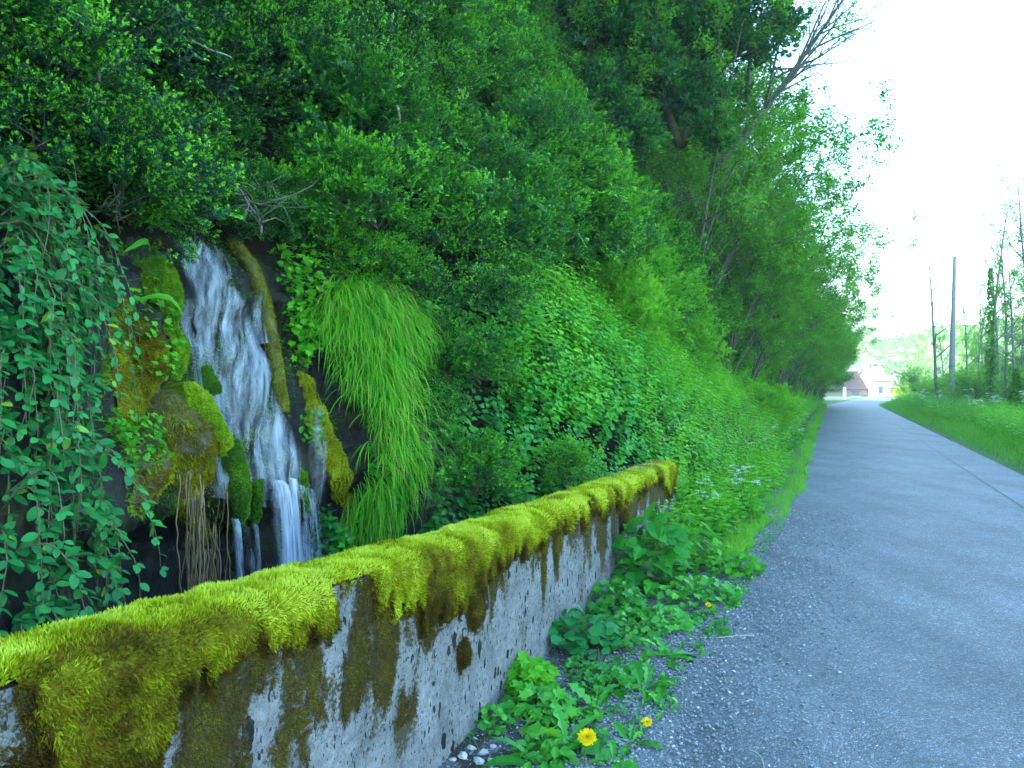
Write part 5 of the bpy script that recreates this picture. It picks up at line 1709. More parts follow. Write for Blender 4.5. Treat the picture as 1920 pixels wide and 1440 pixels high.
def parsley_proto(name, lab, grp, seed, H=0.75, nst=4, big=1.0):
    g = np.random.default_rng(seed)
    r_ = thing(name, lab, 'flower', (0, 0, 0), grp)
    sb = MB(); wb = MB(); lb = MB()
    for i in range(nst):
        a = g.uniform(0, 6.28); ln = g.uniform(.05, .25); h = H * g.uniform(.7, 1.1)
        top = np.array([math.cos(a) * ln, math.sin(a) * ln, h])
        u = np.linspace(0, 1, 6)[:, None]
        sb.tube(top * np.concatenate([u ** 1.4, u ** 1.4, u], 1), np.linspace(.004, .002, 6), 4, .4, cap=False)
        for j in range(g.integers(3, 6)):
            a2 = g.uniform(0, 6.28); e = top + np.array([math.cos(a2) * .06, math.sin(a2) * .06, g.uniform(-.02, .06)]) * big
            sb.tube(np.stack([top * 0.93, (top * .93 + e) / 2 + [0, 0, .0], e]), .0015, 3, .4, cap=False)
            nf = 34
            o = g.normal(0, .022, (nf, 3)) * np.array([1, 1, .25]) * big
            wb.inst(*leaf_oval(0.5, .02, .05), e + o, frames(norm(g.normal(size=(nf, 3)) * [1, 1, .3]), np.tile([0, 0, 1.0], (nf, 1)) + g.normal(0, .3, (nf, 3))), 0.012 * big, g.random(nf))
        nl = 26
        o = np.stack([g.normal(0, .13, nl), g.normal(0, .13, nl), g.uniform(.05, .6, nl) * H], -1)
        d = norm(g.normal(size=(nl, 3)) * [1, 1, .4])
        lb.inst(*L_LEAF, o, frames(d, np.tile([0, 0, 1.0], (nl, 1)) + g.normal(0, .3, (nl, 3))), g.uniform(.05, .1, nl), np.clip(g.normal(.4, .2, nl), 0, 1))
    sb.build('stems', M['stem'], r_); wb.build('blossom', M['white_petal'], r_); lb.build('foliage', M['lime'], r_)
    return r_


LG = 'white umbel flowers on the left verge'
pl = Scatter([parsley_proto('cow_parsley', 'white-flowered cow parsley standing in the herbs beyond the wall end, left of the road', LG, 500 + k, 0.55, 3, 0.62) for k in range(3)])
for i in range(22):
    s = [7.7, 8.1, 8.7, 9.2, 9.9, 8.9, 9.5][i] if i < 7 else g.uniform(9, 30)
    t = g.uniform(.85, 1.45) if s < 10 else g.uniform(.75, 1.6)
    z = 0.0
    pl.put(i, P(s, t, z), g.uniform(0, 6.28), g.uniform(.8, 1.15) * (0.85 if s < 9 else 1))
pl.finish()
RG = 'white umbel flowers on the right verge'
pr = Scatter([parsley_proto('cow_parsley', 'white-flowered cow parsley in the tall grass right of the road', RG, 520 + k, 0.8, 5, 1.15) for k in range(3)])
for i in range(36):
    s = 12 + 40 * g.random() ** 1.3; t = g.uniform(-7.5, -4.2)
    pr.put(i, P(s, t, 0.30), g.uniform(0, 6.28), g.uniform(.8, 1.2))
pr.finish()

# right verge: low bank, grass and herbs
sr2 = np.arange(4, 66, 0.5); tr2 = np.linspace(-2.85, -30, 50)
zz = 0.42 * sstep(-3.1, -5.2, tr2)[None] + 0.15 * (noise2(sr2[:, None] * .4, tr2[None] * .4, 4, 171) - .5) * sstep(-3.1, -4.5, tr2)[None] + 0.004 - 0.3 * sstep(58, 66, sr2)[:, None]
mb = MB(); mb.grid(P(sr2[:, None] + 0 * zz, tr2[None] + 0 * zz, zz), flip=True)
tag(mb.build('verge_bank', M['meadow'], smooth=True), kind='structure')


def zr_(s, t): return 0.42 * sstep(-3.1, -5.2, t) + 0 * s


mb = MB()
n = 34000
s = 7 + 56 * rng.random(n) ** 1.6; t = -3.05 - np.abs(rng.normal(0, 1.9, n)) - 0.15 * noise2(s, 0, 3, 172)
p = P(s, t, zr_(s, t))
dv = norm(np.array([0, 0, 1.0]) + rdir(n) * 0.5)
hgt = np.interp(-t, [3.05, 3.4, 4.5, 7], [.12, .3, .55, .6]) * rng.uniform(.6, 1.2, n)
mb.inst(*BL, p, frames(dv, rdir(n)), hgt, np.clip(rng.normal(0.68, .15, n) + .25 * (noise2(s * .4, t * .6, 3, 173) - .5), 0, .95), np.linspace(-.25, .15, len(BL[0])))
tag(mb.build('verge_grass', M['grass']), 'tall bright green grass on the verge right of the road', 'grass', kind='stuff')
mb = MB()
n = 1800
s = 9 + 52 * rng.random(n) ** 1.5; t = -3.9 - np.abs(rng.normal(0, 2.2, n)); p = P(s, t, zr_(s, t))
for k in range(3):
    m_ = np.arange(n) % 3 == k; c_ = m_.sum()
    bake(mb, herb[k], p[m_], upframe(c_, np.zeros((c_, 3)), 0), rng.uniform(1.0, 2.1, c_), rng.normal(0, .15, c_))
tag(mb.build('verge_herbs', M['lime']), 'leafy herbs growing through the tall grass right of the road', 'herbs', kind='stuff')
# ------------------------------------------------------------------ trees


class Tree:
    def __init__(self, seed, nch, leaf, lsize, nleaf, wob=0.10, uptrop=0.06, taper=0.75, spread=(0.5, 1.0), ratio=(0.42, 0.68), tint=0.45, leaf_lev=None):
        self.g = np.random.default_rng(seed); self.nch = nch; self.leaf = leaf; self.ls = lsize; self.nl = nleaf
        self.wob, self.up, self.taper, self.spread, self.ratio, self.tint = wob, uptrop, taper, spread, ratio, tint
        self.tb = MB(); self.cb = MB(); self.max = len(nch)
        self.lp = []; self.ld = []; self.lt = []; self.lsz = []
        self.leaf_lev = self.max - 1 if leaf_lev is None else leaf_lev

    def branch(self, p, d, L, r, lev, umin=0.35):
        g = self.g; m = (10, 7, 5, 4)[min(lev, 3)]
        pts = [np.array(p, float)]; d = norm(d)
        for i in range(m - 1):
            d = norm(d + g.normal(0, self.wob, 3) * (1.4 if lev else 1) + np.array([0, 0, self.up]))
            pts.append(pts[-1] + d * L / (m - 1))
        pts = np.array(pts); u = np.linspace(0, 1, m)
        rad = r * (1 - self.taper * u)
        self.tb.tube(pts, np.maximum(rad, 0.004), (9, 6, 4, 3)[min(lev, 3)], 0.5, cap=lev == 0)
        if lev < self.max:
            n = self.nch[lev]
            for k in range(n):
                uu = umin + (1 - umin) * (k + g.random()) / n
                q = np.array([np.interp(uu, u, pts[:, j]) for j in range(3)])
                tg = norm(pts[min(m - 1, int(uu * (m - 1)) + 1)] - pts[max(0, int(uu * (m - 1)) - 0)] + 1e-6)
                a = g.uniform(*self.spread); pr = norm(np.cross(tg, g.normal(size=3)))
                self.branch(q, tg * math.cos(a) + pr * math.sin(a), L * g.uniform(*self.ratio) * (1.15 - 0.45 * uu), np.interp(uu, u, rad) * 0.62, lev + 1, 0.15)
        if lev >= self.leaf_lev and self.nl:
            n = self.nl if lev == self.max else self.nl // 2
            uu = g.uniform(0.1 if lev == self.max else 0.5, 1.05, n)
            q = np.stack([np.interp(uu, u, pts[:, j]) for j in range(3)], -1)
            self.lp.append(q + g.normal(0, self.ls * 0.9, (n, 3))); self.ld.append(norm(g.normal(size=(n, 3)) * [1, 1, .5] + d * 0.5 + [0, 0, -.15]))
            self.lt.append(self.tint + g.normal(0, .15, n) + 0.12 * g.normal()); self.lsz.append(self.ls * g.uniform(.65, 1.25, n))

    def finish(self, root, bark, leafm, trunk='trunk', crown='crown'):
        self.tb.build(trunk, M[bark], origin=(0, 0, 0), smooth=True).parent = root
        if self.lp:
            lp = np.concatenate(self.lp); ld = np.concatenate(self.ld); n = len(lp)
            self.cb.inst(*self.leaf, lp, frames(ld, norm(np.array([0, 0, 1.0]) + self.g.normal(0, .5, (n, 3)))), np.concatenate(self.lsz), np.clip(np.concatenate(self.lt), 0, 1))
            self.cb.build(crown, M[leafm], origin=(0, 0, 0)).parent = root
        return root


def at(px, py, y):
    return np.array([(px - 960) / F_PX * y, y, CAM_Z + (720 - py) / F_PX * y])


ROAD_ANG = math.atan2(-NL[1], -NL[0])     # heading from the bank towards the road
OUT = np.array([-NL[0], -NL[1], 0.0])

# big dark evergreen leaning over the slope
b0 = hit([1238], [340])[2][0] + np.array([0, 0, -0.2])
ev = thing('evergreen_tree', 'dark leaning evergreen tree with a thick crooked trunk near the top of the picture', 'tree', b0)
T = Tree(601, (9, 7, 6), leaf_oval(0.34, .06, .12), 0.105, 22, wob=0.16, uptrop=0.05, spread=(0.5, 1.1), ratio=(.45, .7), tint=0.42)
T.branch((0, 0, 0), at(1290, 250, 16.3) - b0, 1.9, 0.16, 3 if False else 0, 0.5)
T.branch(at(1275, 275, 16.4) - b0, at(1390, 20, 16.0) - at(1275, 275, 16.4), 3.6, 0.12, 0, 0.25)
T.branch(at(1275, 275, 16.4) - b0, at(1200, 20, 15.2) - at(1275, 275, 16.4), 3.6, 0.10, 0, 0.25)
T.branch((0.1, -0.2, 0.3), at(1160, 120, 14.8) - b0, 3.2, 0.09, 0, 0.3)
T.finish(ev, 'bark', 'dark')
for i, (x, y, Y, r_) in enumerate(((1150, 50, 15.0, .95), (1250, 20, 15.6, 1.0), (1340, 70, 16.0, .8), (1210, 130, 15.4, .85), (1290, 190, 16.0, .85), (1120, 180, 15.0, .8), (1355, -10, 16, .8), (1190, 260, 15.6, .7), (1330, 260, 16.3, .5))):
    mb, tb = spray_bush(nspray=230, R_=r_, sprayL=.32, leafL=.07, pairs=6, side=3, seed=605 + i, tips=.6)
    o = mb.build('foliage_clump', M['dark'], origin=(0, 0, 0)); o.parent = ev
    o.location = Vector(at(x, y, Y) - b0)

# bare tree reaching over the road
b0 = at(1330, 330, 19.0)
bt = thing('budding_tree', 'slanting nearly bare tree whose thin branches reach into the white sky', 'tree', b0)
T = Tree(611, (13, 7, 4), leaf_diamond(0.3), 0.05, 3, wob=0.05, uptrop=0.01, spread=(.3, .8), ratio=(.28, .5), tint=0.3)
T.branch((0, 0, 0), at(1610, 0, 19.0) - b0, 5.9, 0.10, 0, 0.25)
T.branch(at(1400, 190, 18.4) - b0, at(1420, -60, 18) - at(1400, 190, 18.4), 3.2, 0.06, 0, 0.3)
T.branch(at(1455, 145, 19) - b0, at(1640, 60, 19) - at(1455, 145, 19), 2.6, 0.035, 1, 0.3)
T.branch(at(1440, 130, 19) - b0, at(1600, 120, 19) - at(1440, 130, 19), 2.4, 0.03, 1, 0.2)
T.branch(at(1420, 120, 18.5) - b0, at(1500, -40, 18.5) - at(1420, 120, 18.5), 2.6, 0.035, 1, 0.2)
T.finish(bt, 'bark_grey', 'dark')

# spring-green hazels leaning out of the bank
HG = 'spring green trees leaning over the left bank'
def hazel(seed, lab, nleaf=15, H=6.5, lean=0.75, mat='light', stems=5, lsz=0.095):
    r_ = thing('leaning_tree', lab, 'tree', (0, 0, 0), HG)
    T = Tree(seed, (7, 5, 4), leaf_oval(0.36, .05, .12) if lsz > .2 else D_LEAF, lsz, nleaf + 8, wob=0.07, uptrop=0.02, spread=(.45, 1.0), ratio=(.30, .5), tint=0.45)
    for i in range(stems):
        a = T.g.normal(0, .7)
        T.branch((T.g.normal(0, .25), T.g.normal(0, .4), -.2), (lean * .75 * math.cos(a), lean * .9 * math.sin(a), 1.0), H * T.g.uniform(.7, 1.08), 0.042 * H / 6.5, 0, 0.18)
    return T.finish(r_, 'bark_grey', mat)


hz = Scatter([hazel(621, 'nearest spring-green leaning tree with long thin pale stems over the bank', 15), hazel(622, 'x', 17, 6.0, .6), hazel(623, 'x', 17, 6.0, .45, 'light', 6), hazel(624, 'x', 20, 5.5, .5, 'light', 6)])
gb0 = np.random.default_rng(19)
hz_list = [(0, 18.5, 3.6, 3.6, 1.0, 'nearest spring-green leaning tree with long thin stems, right of the dark evergreen'),
           (1, 22.5, 3.2, 2.8, 1.05, 'spring-green leaning tree whose crown stands out against the white sky'),
           (2, 26.0, 2.7, 2.2, 1.0, None), (3, 20.5, 3.0, 2.2, .75, None), (1, 30.0, 2.5, 2.0, 1.0, None), (3, 25, 2.8, 2.0, .7, None),
           (2, 34.5, 2.4, 1.8, 1.0, None), (3, 30.5, 2.3, 1.7, .75, None), (1, 39.0, 2.2, 1.6, 1.0, None), (3, 36, 2.2, 1.5, .8, None),
           (2, 44, 2.0, 1.4, 1.0, None), (3, 42, 1.9, 1.2, .8, None), (1, 50, 1.9, 1.2, 1.0, None), (3, 48, 1.7, 1.0, .8, None), (2, 56, 1.7, 1.0, 1.0, None), (3, 54, 1.5, .9, .85, None),
           (3, 61, 1.5, .8, .9, 'last dark green tree on the left bank, where the road bends away'),
           (1, 20, 5.0, 6.2, 1.0, None), (2, 24, 5.2, 6.5, 1.0, None), (1, 29, 5.0, 6.2, 1.0, None), (2, 34, 5, 6.2, 1.0, None), (1, 40, 5, 6.2, 1.0, None), (2, 47, 4.5, 5.5, 1.0, None), (1, 54, 4, 5, 1.0, None), (2, 15.5, 5.2, 6.6, .8, None)]
for (k, s, t, z, sc, lab) in hz_list:
    hz.put(k, P(s, t - .35 - .25 * (s > 45), z - .2), ROAD_ANG + random.uniform(-.5, .5), sc * .94, (0, 0), lab or ('leafy spring-green tree in the row along the left bank' if z < 4.5 else 'spring-green tree high on the slope behind the roadside row'), HG)
RW = 'light green young trees in the wood right of the road'
for i in range(15):
    s = gb0.uniform(30, 80); t = gb0.uniform(-18, -8.5)
    hz.put(1 + i % 3, P(s, t, .1), gb0.uniform(0, 6.28), gb0.uniform(.5, .95), (0, 0), 'pale green young tree in the sparse wood right of the road', RW)
hz.finish()

# trees higher on the slope behind, closing the hill
UG = 'dark trees high on the wooded slope'
def broad(seed, mat):
    r_ = thing('slope_tree', 'dark leafy tree high on the wooded slope', 'tree', (0, 0, 0), UG)
    T = Tree(seed, (9, 6, 4), leaf_diamond(0.33), 0.13, 15, wob=0.09, uptrop=0.05, spread=(.5, 1.15), ratio=(.45, .7), tint=0.42)
    T.branch((0, 0, -.3), (0.35, 0, 1), 5.5, .16, 0, 0.15)
    return T.finish(r_, 'bark', mat)
br = Scatter([broad(641, 'mid'), broad(642, 'mid'), broad(643, 'light')])
gb = np.random.default_rng(12)
for i in range(58):
    s = gb.uniform(3, 58); zm = float(np.interp(s, [-14, 40, 55, 70], [24, 24, 13, 5]))
    z = gb.uniform(8.0, zm) if s < 18 else gb.uniform(5, zm)
    br.put(i, P(s, TS(s, z), z - .3), ROAD_ANG + gb.uniform(-.8, .8), gb.uniform(.8, 1.2))
for i, (s, t, z) in enumerate(((-2.5, 5.2, 8.6), (0.0, 5.6, 9.2), (2.4, 5.4, 9.0), (4.8, 5.8, 9.6), (7.2, 6.2, 10.2))):  # out-of-view trees added to keep sky light off the thicket
    br.put(i, P(s, t, z - 1.2), ROAD_ANG + (i % 3 - 1) * .3, 1.0, (0, 0), 'unseen overhead tree added to shade the box thicket above the waterfall', UG)
for i, (x, y) in enumerate(((38, 121), (40, 126), (39, 131), (33, 124))):  # trees hidden behind the bank, added to cast shade on the barn roof
    br.put(i, (x, y, -.5), i * 1.3, 1.9 + .2 * (i % 2), (0, 0), 'hidden tall tree added behind the last bend to shade the barn', UG)
br.finish()

# low bushes along the crest of the bank, under the trees
CG = 'bushes under the trees along the bank crest'
cb_ = Scatter([bush_proto('crest_bush', 'bushy green undergrowth below the trees on the left bank', 'bush', CG, 'light' if k else 'mid', nspray=300, R_=0.8, sprayL=0.28, leafL=0.055, pairs=6, side=3, seed=660 + k, shape=(1, 1, .95), tips=.4) for k in range(3)])
for i in range(85):
    s = 10.5 + 52 * gb.random() ** 1.1
    zc = np.interp(s, _S, _ZC); z = zc + gb.uniform(0.0, 2.6)
    n = SN(np.array(s), np.array(z))
    cb_.put(int(gb.integers(3)), P(s, TS(s, z), z) + n * gb.uniform(-.1, .5), gb.uniform(0, 6.28), gb.uniform(.75, 1.35))
# the rounded bush standing out on the verge further along
cb_.put(1, P(21.5, 1.75, 0.75), 1.0, 1.15, (0, 0), 'rounded ivy-green bush bulging from the left bank towards the road', CG)
cb_.put(1, P(23.0, 1.6, 0.6), 2.0, 1.0, (0, 0), 'lower rounded bush just behind the bulging bush on the left bank', CG)
cb_.finish()

# dead sticks and vines in the thicket
def stick(name, lab, cat, px, depth_off, rad, mat, group=None, side=0):
    p0, n = rockpt(np.array([q[0] for q in px], float), np.array([q[1] for q in px], float), depth_off)
    m_ = 16; u = np.linspace(0, 1, m_); k = np.linspace(0, 1, len(px))
    y = p0[:, 1].copy()
    base = p0.mean(0)[1] - (0.75 if depth_off > .4 else 0.0)
    pts = np.stack([np.interp(u, k, [at(q[0], q[1], base)[j] for q in px]) for j in range(3)], -1)
    pts += np.stack([0.01 * np.sin(u * 9), 0.06 * np.sin(u * 4 + px[0][0]), 0.01 * np.cos(u * 7)], -1) * base / 6
    pts[:, 1] -= 0
    mb = MB(); mb.tube(pts, np.linspace(1, .45, m_) * rad, 6, .5)
    if side:
        gs = np.random.default_rng(int(px[0][0]))
        for i in range(side):
            j = gs.integers(2, m_ - 1); d = norm(gs.normal(size=3) + (pts[-1] - pts[0]) * .6)
            L = gs.uniform(.12, .4)
            mb.tube(np.stack([pts[j], pts[j] + d * L * .5 + gs.normal(0, .02, 3), pts[j] + d * L]), np.array([.6, .4, .2]) * rad, 4, .5)
    tag(mb.build(name, M[mat], smooth=True, origin=pts[0]), lab, cat, group)


stick('dead_branch', 'whitish curved dead stick standing in the box bushes above the hanging grass', 'branch', [(747, 203), (748, 250), (742, 285), (728, 310)], .75, .012, 'bark_pale')
stick('dead_branch', 'pale broken stub in the bushes left of the evergreen tree', 'branch', [(1107, 152), (1098, 180), (1092, 197)], .6, .03, 'bark_pale')
stick('dead_branch', 'thin grey twig lying flat in the dark bushes at the top left', 'branch', [(362, 86), (395, 92), (428, 104)], .8, .009, 'bark_pale')
stick('dead_branch', 'slanting brown twig in the dark bushes far left', 'branch', [(188, 142), (170, 180), (140, 206)], .8, .009, 'twig')
stick('dead_branch', 'bare grey branched twig fan jutting over the top of the waterfall', 'branch', [(490, 440), (478, 400), (455, 365), (432, 340)], .55, .010, 'bark_grey', None, 14)
stick('dead_branch', 'second bare twig spreading sideways above the log by the waterfall', 'branch', [(450, 380), (490, 385), (530, 370), (550, 362)], .5, .007, 'bark_grey', None, 9)
stick('dead_branch', 'forked pale branch in the scrub left of the evergreen trunk', 'branch', [(1145, 250), (1170, 215), (1178, 170)], .6, .012, 'bark_grey', None, 6)
VG = 'vines hanging at the top of the thicket'
for i, (x, l, lab) in enumerate(((835, 150, 'leftmost mossy vine hanging in the dark hollow at the top'), (858, 190, 'thicker mossy vine hanging in the dark hollow at the top'), (884, 130, 'pale thin vine right of the mossy vines at the top'), (930, 160, 'looping grey vine at the top, right of the dark hollow'), (968, 120, 'short brown vine at the top beside the scrub'))):
    stick('hanging_vine', lab, 'vine', [(x, -30), (x + 14, l * .4), (x - 8, l * .75), (x + 6, l)], .7, .016 if i < 2 else .009, 'mossy_bark' if i < 2 else 'bark_grey', VG, 3)
# bare twigs in front of the water
for i, (a, b_, c_, lab) in enumerate(((( 318, 470), (335, 560), (368, 600), 'dark arching twig across the upper waterfall'), ((470, 720), (500, 690), (480, 560), 'thin dark twig over the right side of the waterfall'), ((330, 510), (390, 500), (440, 470), 'crooked twig across the top of the waterfall'))):
    stick('fallen_twig', lab, 'twig', [a, b_, c_], .2, .004, 'bark', None, 5)

# ------------------------------------------------------------------ right side: pole, slender trees, hedge
pb = at(1783, 775, 40.0); pb[2] = 0.25; pt = at(1790, 482, 40.0)
pole = thing('utility_pole', 'tall grey roadside pole right of the road', 'pole', pb)
u = np.linspace(0, 1, 12)[:, None]
mb = MB(); mb.tube((pb - [0, 0, .3]) * (1 - u) + pt * u, np.linspace(.17, .085, 12), 14, .5); mb.build('shaft', M['pole'], pole, smooth=True)
mb = MB(); mb.tube(np.stack([pt, pt + [0, 0, .05]]), np.array([.10, .07]), 14, .5); mb.build('top_cap', M['slate'], pole)
mb = MB(); mb.tube(np.stack([pb * .72 + pt * .28 + [0, 0, 0], pb * .715 + pt * .285]), .155, 14, .5); mb.build('band', M['slate'], pole)

M['bark_mist'] = barkmat('pale_grey_bark', (0.09, 0.095, 0.10), (0.22, 0.22, 0.21), 0.3)
SG = 'slender trees on the right of the road'
def slender(seed, lab, H, nleaf, ivy=0, r=.11, nch=(16, 4, 3), crown_from=.35):
    r_ = thing('slender_tree', lab, 'tree', (0, 0, 0), SG)
    T = Tree(seed, nch, D_LEAF, 0.10, nleaf, wob=0.035, uptrop=0.05, spread=(.55, 1.1), ratio=(.14, .26), tint=0.5)
    T.branch((0, 0, -.3), (T.g.normal(0, .05), T.g.normal(0, .05), 1), H, r, 0, crown_from)
    T.finish(r_, 'bark_mist', 'far')
    if ivy:
        g_ = T.g; n = 1300
        z = H * ivy * g_.random(n) ** 1.5; a = g_.uniform(0, 6.28, n); q = (.12 + .14 * g_.random(n)) * (1.25 - 1.0 * z / (H * ivy))
        o = np.stack([np.cos(a) * q, np.sin(a) * q, z], -1)
        mb = MB(); mb.inst(*L_LEAF, o, frames(norm(np.stack([np.cos(a), np.sin(a), -.8 + 0 * a], -1) + g_.normal(0, .4, (n, 3))), norm(np.stack([np.cos(a), np.sin(a), .6 + 0 * a], -1))), g_.uniform(.09, .15, n), np.clip(g_.normal(.4, .2, n), 0, 1))
        mb.build('ivy_sleeve', M['light'], origin=(0, 0, 0)).parent = r_
    return r_


sl = Scatter([slender(701, 'x', 9.2, 1, 0, .10, (11, 3, 2), .3), slender(702, 'x', 10, 4, .7, .10), slender(703, 'x', 8.5, 9, 0, .075), slender(704, 'x', 7.5, 10, .3, .07)])
sl_list = [(0, 1760, 757, 42, 1.0, 'tall bare thin tree just left of the grey pole'), (3, 1770, 752, 44, .62, 'short thick-stemmed tree between the bare tree and the grey pole'),
           (1, 1857, 792, 33, .92, 'ivy-clad tall tree right of the grey pole'), (2, 1812, 765, 45, .85, 'light-leaved thin tree just right of the pole'), (2, 1885, 780, 30, .9, None), (3, 1905, 790, 28, .85, None),
           (3, 1835, 770, 40, .8, None), (2, 1925, 800, 26, 1.0, None), (0, 1875, 775, 36, .85, None), (3, 1720, 750, 75, .8, None), (2, 1733, 750, 66, .8, None), (3, 1890, 770, 45, .95, None), (2, 1845, 765, 52, 1.0, None),
           (2, 1915, 770, 40, 1.0, None), (3, 1800, 760, 60, .9, None), (2, 1945, 800, 30, 1.05, None), (3, 1960, 790, 34, 1.0, None), (2, 1865, 760, 60, 1.0, None), (3, 1700, 750, 85, .75, None)]
for (k, x, y, Y, sc, lab) in sl_list:
    b_ = at(x, y, Y); b_[2] = .3
    sl.put(k, b_, gb.uniform(0, 6.28), sc, (0, 0), lab or 'slim young tree in the sparse wood right of the road', SG)
sl.finish()
HB = 'light hedge bushes right of the road'
hb = Scatter([bush_proto('hedge_bush', 'loose light green bush in the hedge right of the road', 'bush', HB, 'far', nspray=170, R_=1.0, sprayL=.4, leafL=.075, pairs=6, side=3, seed=720 + k, shape=(1, 1, 1.1), tips=.4) for k in range(3)])
for i in range(40):
    if i < 14: x, Y = gb.uniform(1700, 1790), gb.uniform(48, 78)
    else: x, Y = gb.uniform(1775, 1960), gb.uniform(26, 56)
    b_ = at(x, 720, Y); b_[2] = gb.uniform(.5, 1.1)
    s_, t_ = ST(b_)
    if t_ > -6.0: b_ = P(s_, -6.3 - gb.random() * 1.5, b_[2])
    hb.put(i, b_, gb.uniform(0, 6.28), gb.uniform(.8, 1.6))
hb.put(0, at(1712, 722, 62), 1.0, 1.5, (0, 0), 'dense green bush at the bend of the road, left of the bare tree', HB)
hb.finish()

# ------------------------------------------------------------------ houses at the bend


def gable(name, lab, x0, x1, y0, y1, zb, ze, zr, wallm, roofm, extras):
    """house with its ridge along x; y0 is the front"""
    r_ = thing(name, lab, 'house', ((x0 + x1) / 2, (y0 + y1) / 2, zb))
    ym = (y0 + y1) / 2
    mb = MB()
    v = np.array([[x0, y0, zb - .5], [x1, y0, zb - .5], [x1, y1, zb - .5], [x0, y1, zb - .5], [x0, y0, ze], [x1, y0, ze], [x1, y1, ze], [x0, y1, ze], [x0, ym, zr - .08], [x1, ym, zr - .08]])
    mb.add(v, [np.array([[0, 1, 5, 4], [2, 3, 7, 6]]), np.array([[1, 2, 6, 9, 5], [3, 0, 4, 8, 7]])])
    mb.build('wall', M[wallm], r_)
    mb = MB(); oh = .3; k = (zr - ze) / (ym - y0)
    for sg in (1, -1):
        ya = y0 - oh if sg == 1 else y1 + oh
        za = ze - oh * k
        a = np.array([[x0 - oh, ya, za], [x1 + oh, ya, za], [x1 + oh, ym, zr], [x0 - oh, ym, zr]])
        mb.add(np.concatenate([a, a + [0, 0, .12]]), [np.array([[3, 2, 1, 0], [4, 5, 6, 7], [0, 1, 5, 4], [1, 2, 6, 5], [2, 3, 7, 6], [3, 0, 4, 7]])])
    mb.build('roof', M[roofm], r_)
    for kind, x, w, z0, z1 in extras:
        mb = MB(); mb.box((x, y0 - .02, (z0 + z1) / 2), (w, .06, z1 - z0)); o = mb.build(kind, M['glass' if kind == 'window' else 'slate'], r_)
        mb = MB(); mb.box((x, y0 - .07, z1 + .06), (w + .2, .08, .12)); mb.box((x, y0 - .07, z0 - .05), (w + .2, .1, .1))
        f = mb.build('frame', M['plaster'], o, origin=(0, 0, 0)); f.location = (0, 0, 0)
        f.location = -Vector(r_.location); o.location = (0, 0, 0)
    return r_


gable('barn', 'old barn with its roof coloured dark for hill shade at the bend of the road beyond the left bank', 51.0, 59.4, 125, 133, -.5, .85, 3.7, 'barnwall', 'roof_shaded', [('door', 57.5, 1.2, -.4, .6)])
gable('white_house', 'small white house with its roof coloured pale for sunlight right of the barn', 59.6, 62.4, 123.0, 130, -.5, 2.15, 3.9, 'plaster', 'roof_sunlit', [('window', 60.7, .7, .1, 1.2)])
gable('shed', 'tiny grey-roofed shed right of the white house', 62.8, 64.0, 126, 128, -.5, .4, .95, 'plaster', 'slate', [('door', 63.3, .4, -.4, .3)])
gable('hut', 'dark-roofed hut half hidden by the hedge beside the yellow bush', 57.6, 60.6, 104, 107, -.3, .35, 1.25, 'slate', 'slate', [('window', 59.6, .4, -.1, .25)])
mb, tb = spray_bush(nspray=220, R_=1.0, sprayL=.35, leafL=.08, pairs=6, side=2, seed=760)
yb = thing('yellow_bush', 'sunlit yellow flowering bush beside the dark hut at the bend', 'bush', (57.6, 110, .1))
mb.build('foliage', M['yellow_bush'], origin=(0, 0, 0)).parent = yb; tb.build('stems', M['twig'], origin=(0, 0, 0)).parent = yb
yb.scale = (1.7, 1.7, 1.3)
wp = at(1584, 735, 78.0)
mp = thing('marker_post', 'small white post on the left verge before the barn', 'post', (wp[0], wp[1], 0.1))
mb = MB(); mb.tube(np.array([[wp[0], wp[1], 0.0], [wp[0], wp[1], 1.15]]), .14, 10); mb.build('shaft', M['whitepaint'], mp)
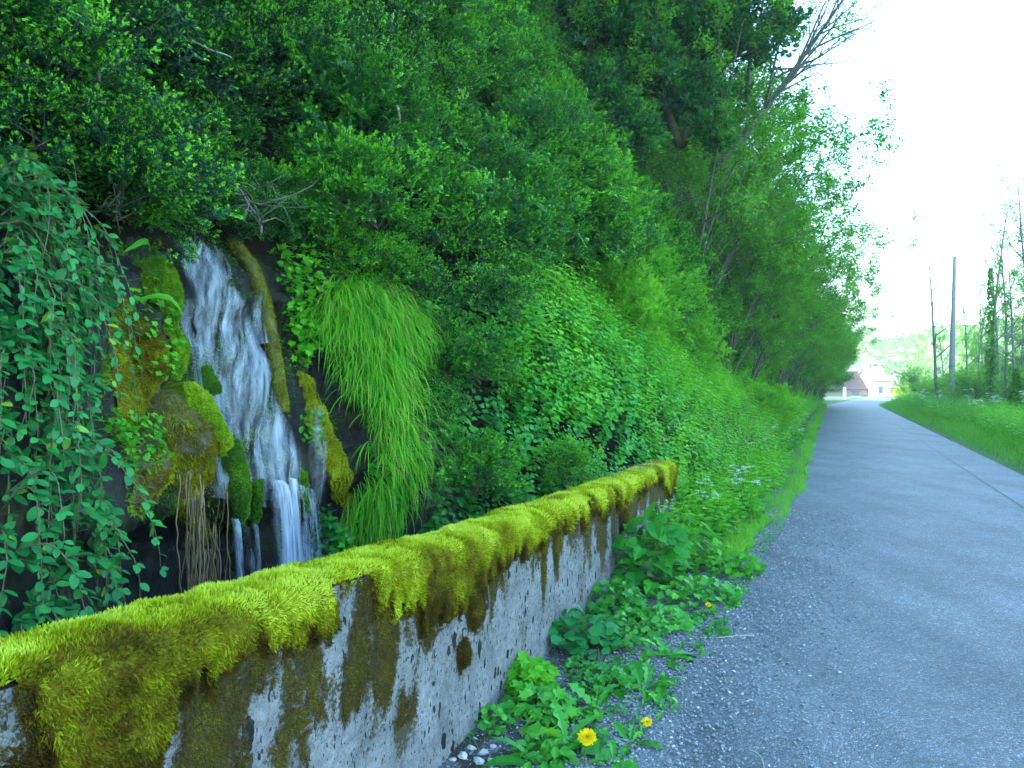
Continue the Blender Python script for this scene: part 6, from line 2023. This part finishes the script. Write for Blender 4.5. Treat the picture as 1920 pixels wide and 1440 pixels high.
mb = MB(); mb.tube(np.array([[wp[0], wp[1], 1.15], [wp[0], wp[1], 1.28]]), np.array([.15, .05]), 10); mb.build('cap', M['whitepaint'], mp)

# far woods on the hills
mb = MB()
def wood(n, x0, x1, y0, h, dy, seed):
    gw = np.random.default_rng(seed)
    A = gw.random(n); B = gw.random(n) ** .8
    X = x0 + (x1 - x0) * A; Yv = y0 + dy * B
    prof = np.sin(B * np.pi * .5)
    Z = -1 + np.interp(A, np.linspace(0, 1, len(h)), h) * prof
    hgt = gw.uniform(2.0, 4.5, n)
    m_ = 46
    d = norm(gw.normal(size=(n, m_, 3))); d[..., 2] = np.abs(d[..., 2])
    r = hgt[:, None] * (.5 + .5 * gw.random((n, m_)))
    pos = np.stack([X, Yv, Z], -1)[:, None] + d * r[..., None] * np.array([.7, .7, 1.2])
    pos = pos.reshape(-1, 3); nn_ = norm(d.reshape(-1, 3) + gw.normal(0, .4, (n * m_, 3)))
    mb.inst(*D_LEAF, pos, frames(norm(gw.normal(size=(n * m_, 3))), nn_), gw.uniform(.8, 1.8, n * m_), np.clip(np.repeat(gw.normal(.5, .25, n), m_) + gw.normal(0, .1, n * m_), 0, 1))
wood(650, 87, 260, 140, [8, 15, 20, 25, 29, 30], 90, 41)
wood(900, 110, 420, 330, [20, 34, 38, 36, 42, 48], 160, 42)
tag(mb.build('far_wood', M['far']), 'pale spring woodland covering the distant hills', 'woodland', kind='stuff')

# ------------------------------------------------------------------ air
mb = MB(); mb.box((150, 250, 34), (900, 640, 72))
hz_m = bpy.data.materials.new('haze'); hz_m.use_nodes = True
nt = hz_m.node_tree; nt.nodes.remove(nt.nodes['Principled BSDF'])
pv_ = nt.nodes.new('ShaderNodeVolumePrincipled')
pv_.inputs['Color'].default_value = (0.95, 0.97, 1.0, 1)
pv_.inputs['Density'].default_value = 0.0009
pv_.inputs['Anisotropy'].default_value = 0.0
nt.links.new(pv_.outputs[0], nt.nodes['Material Output'].inputs['Volume'])
tag(mb.build('haze', hz_m), 'thin bright air over the far end of the road', 'haze', kind='stuff')
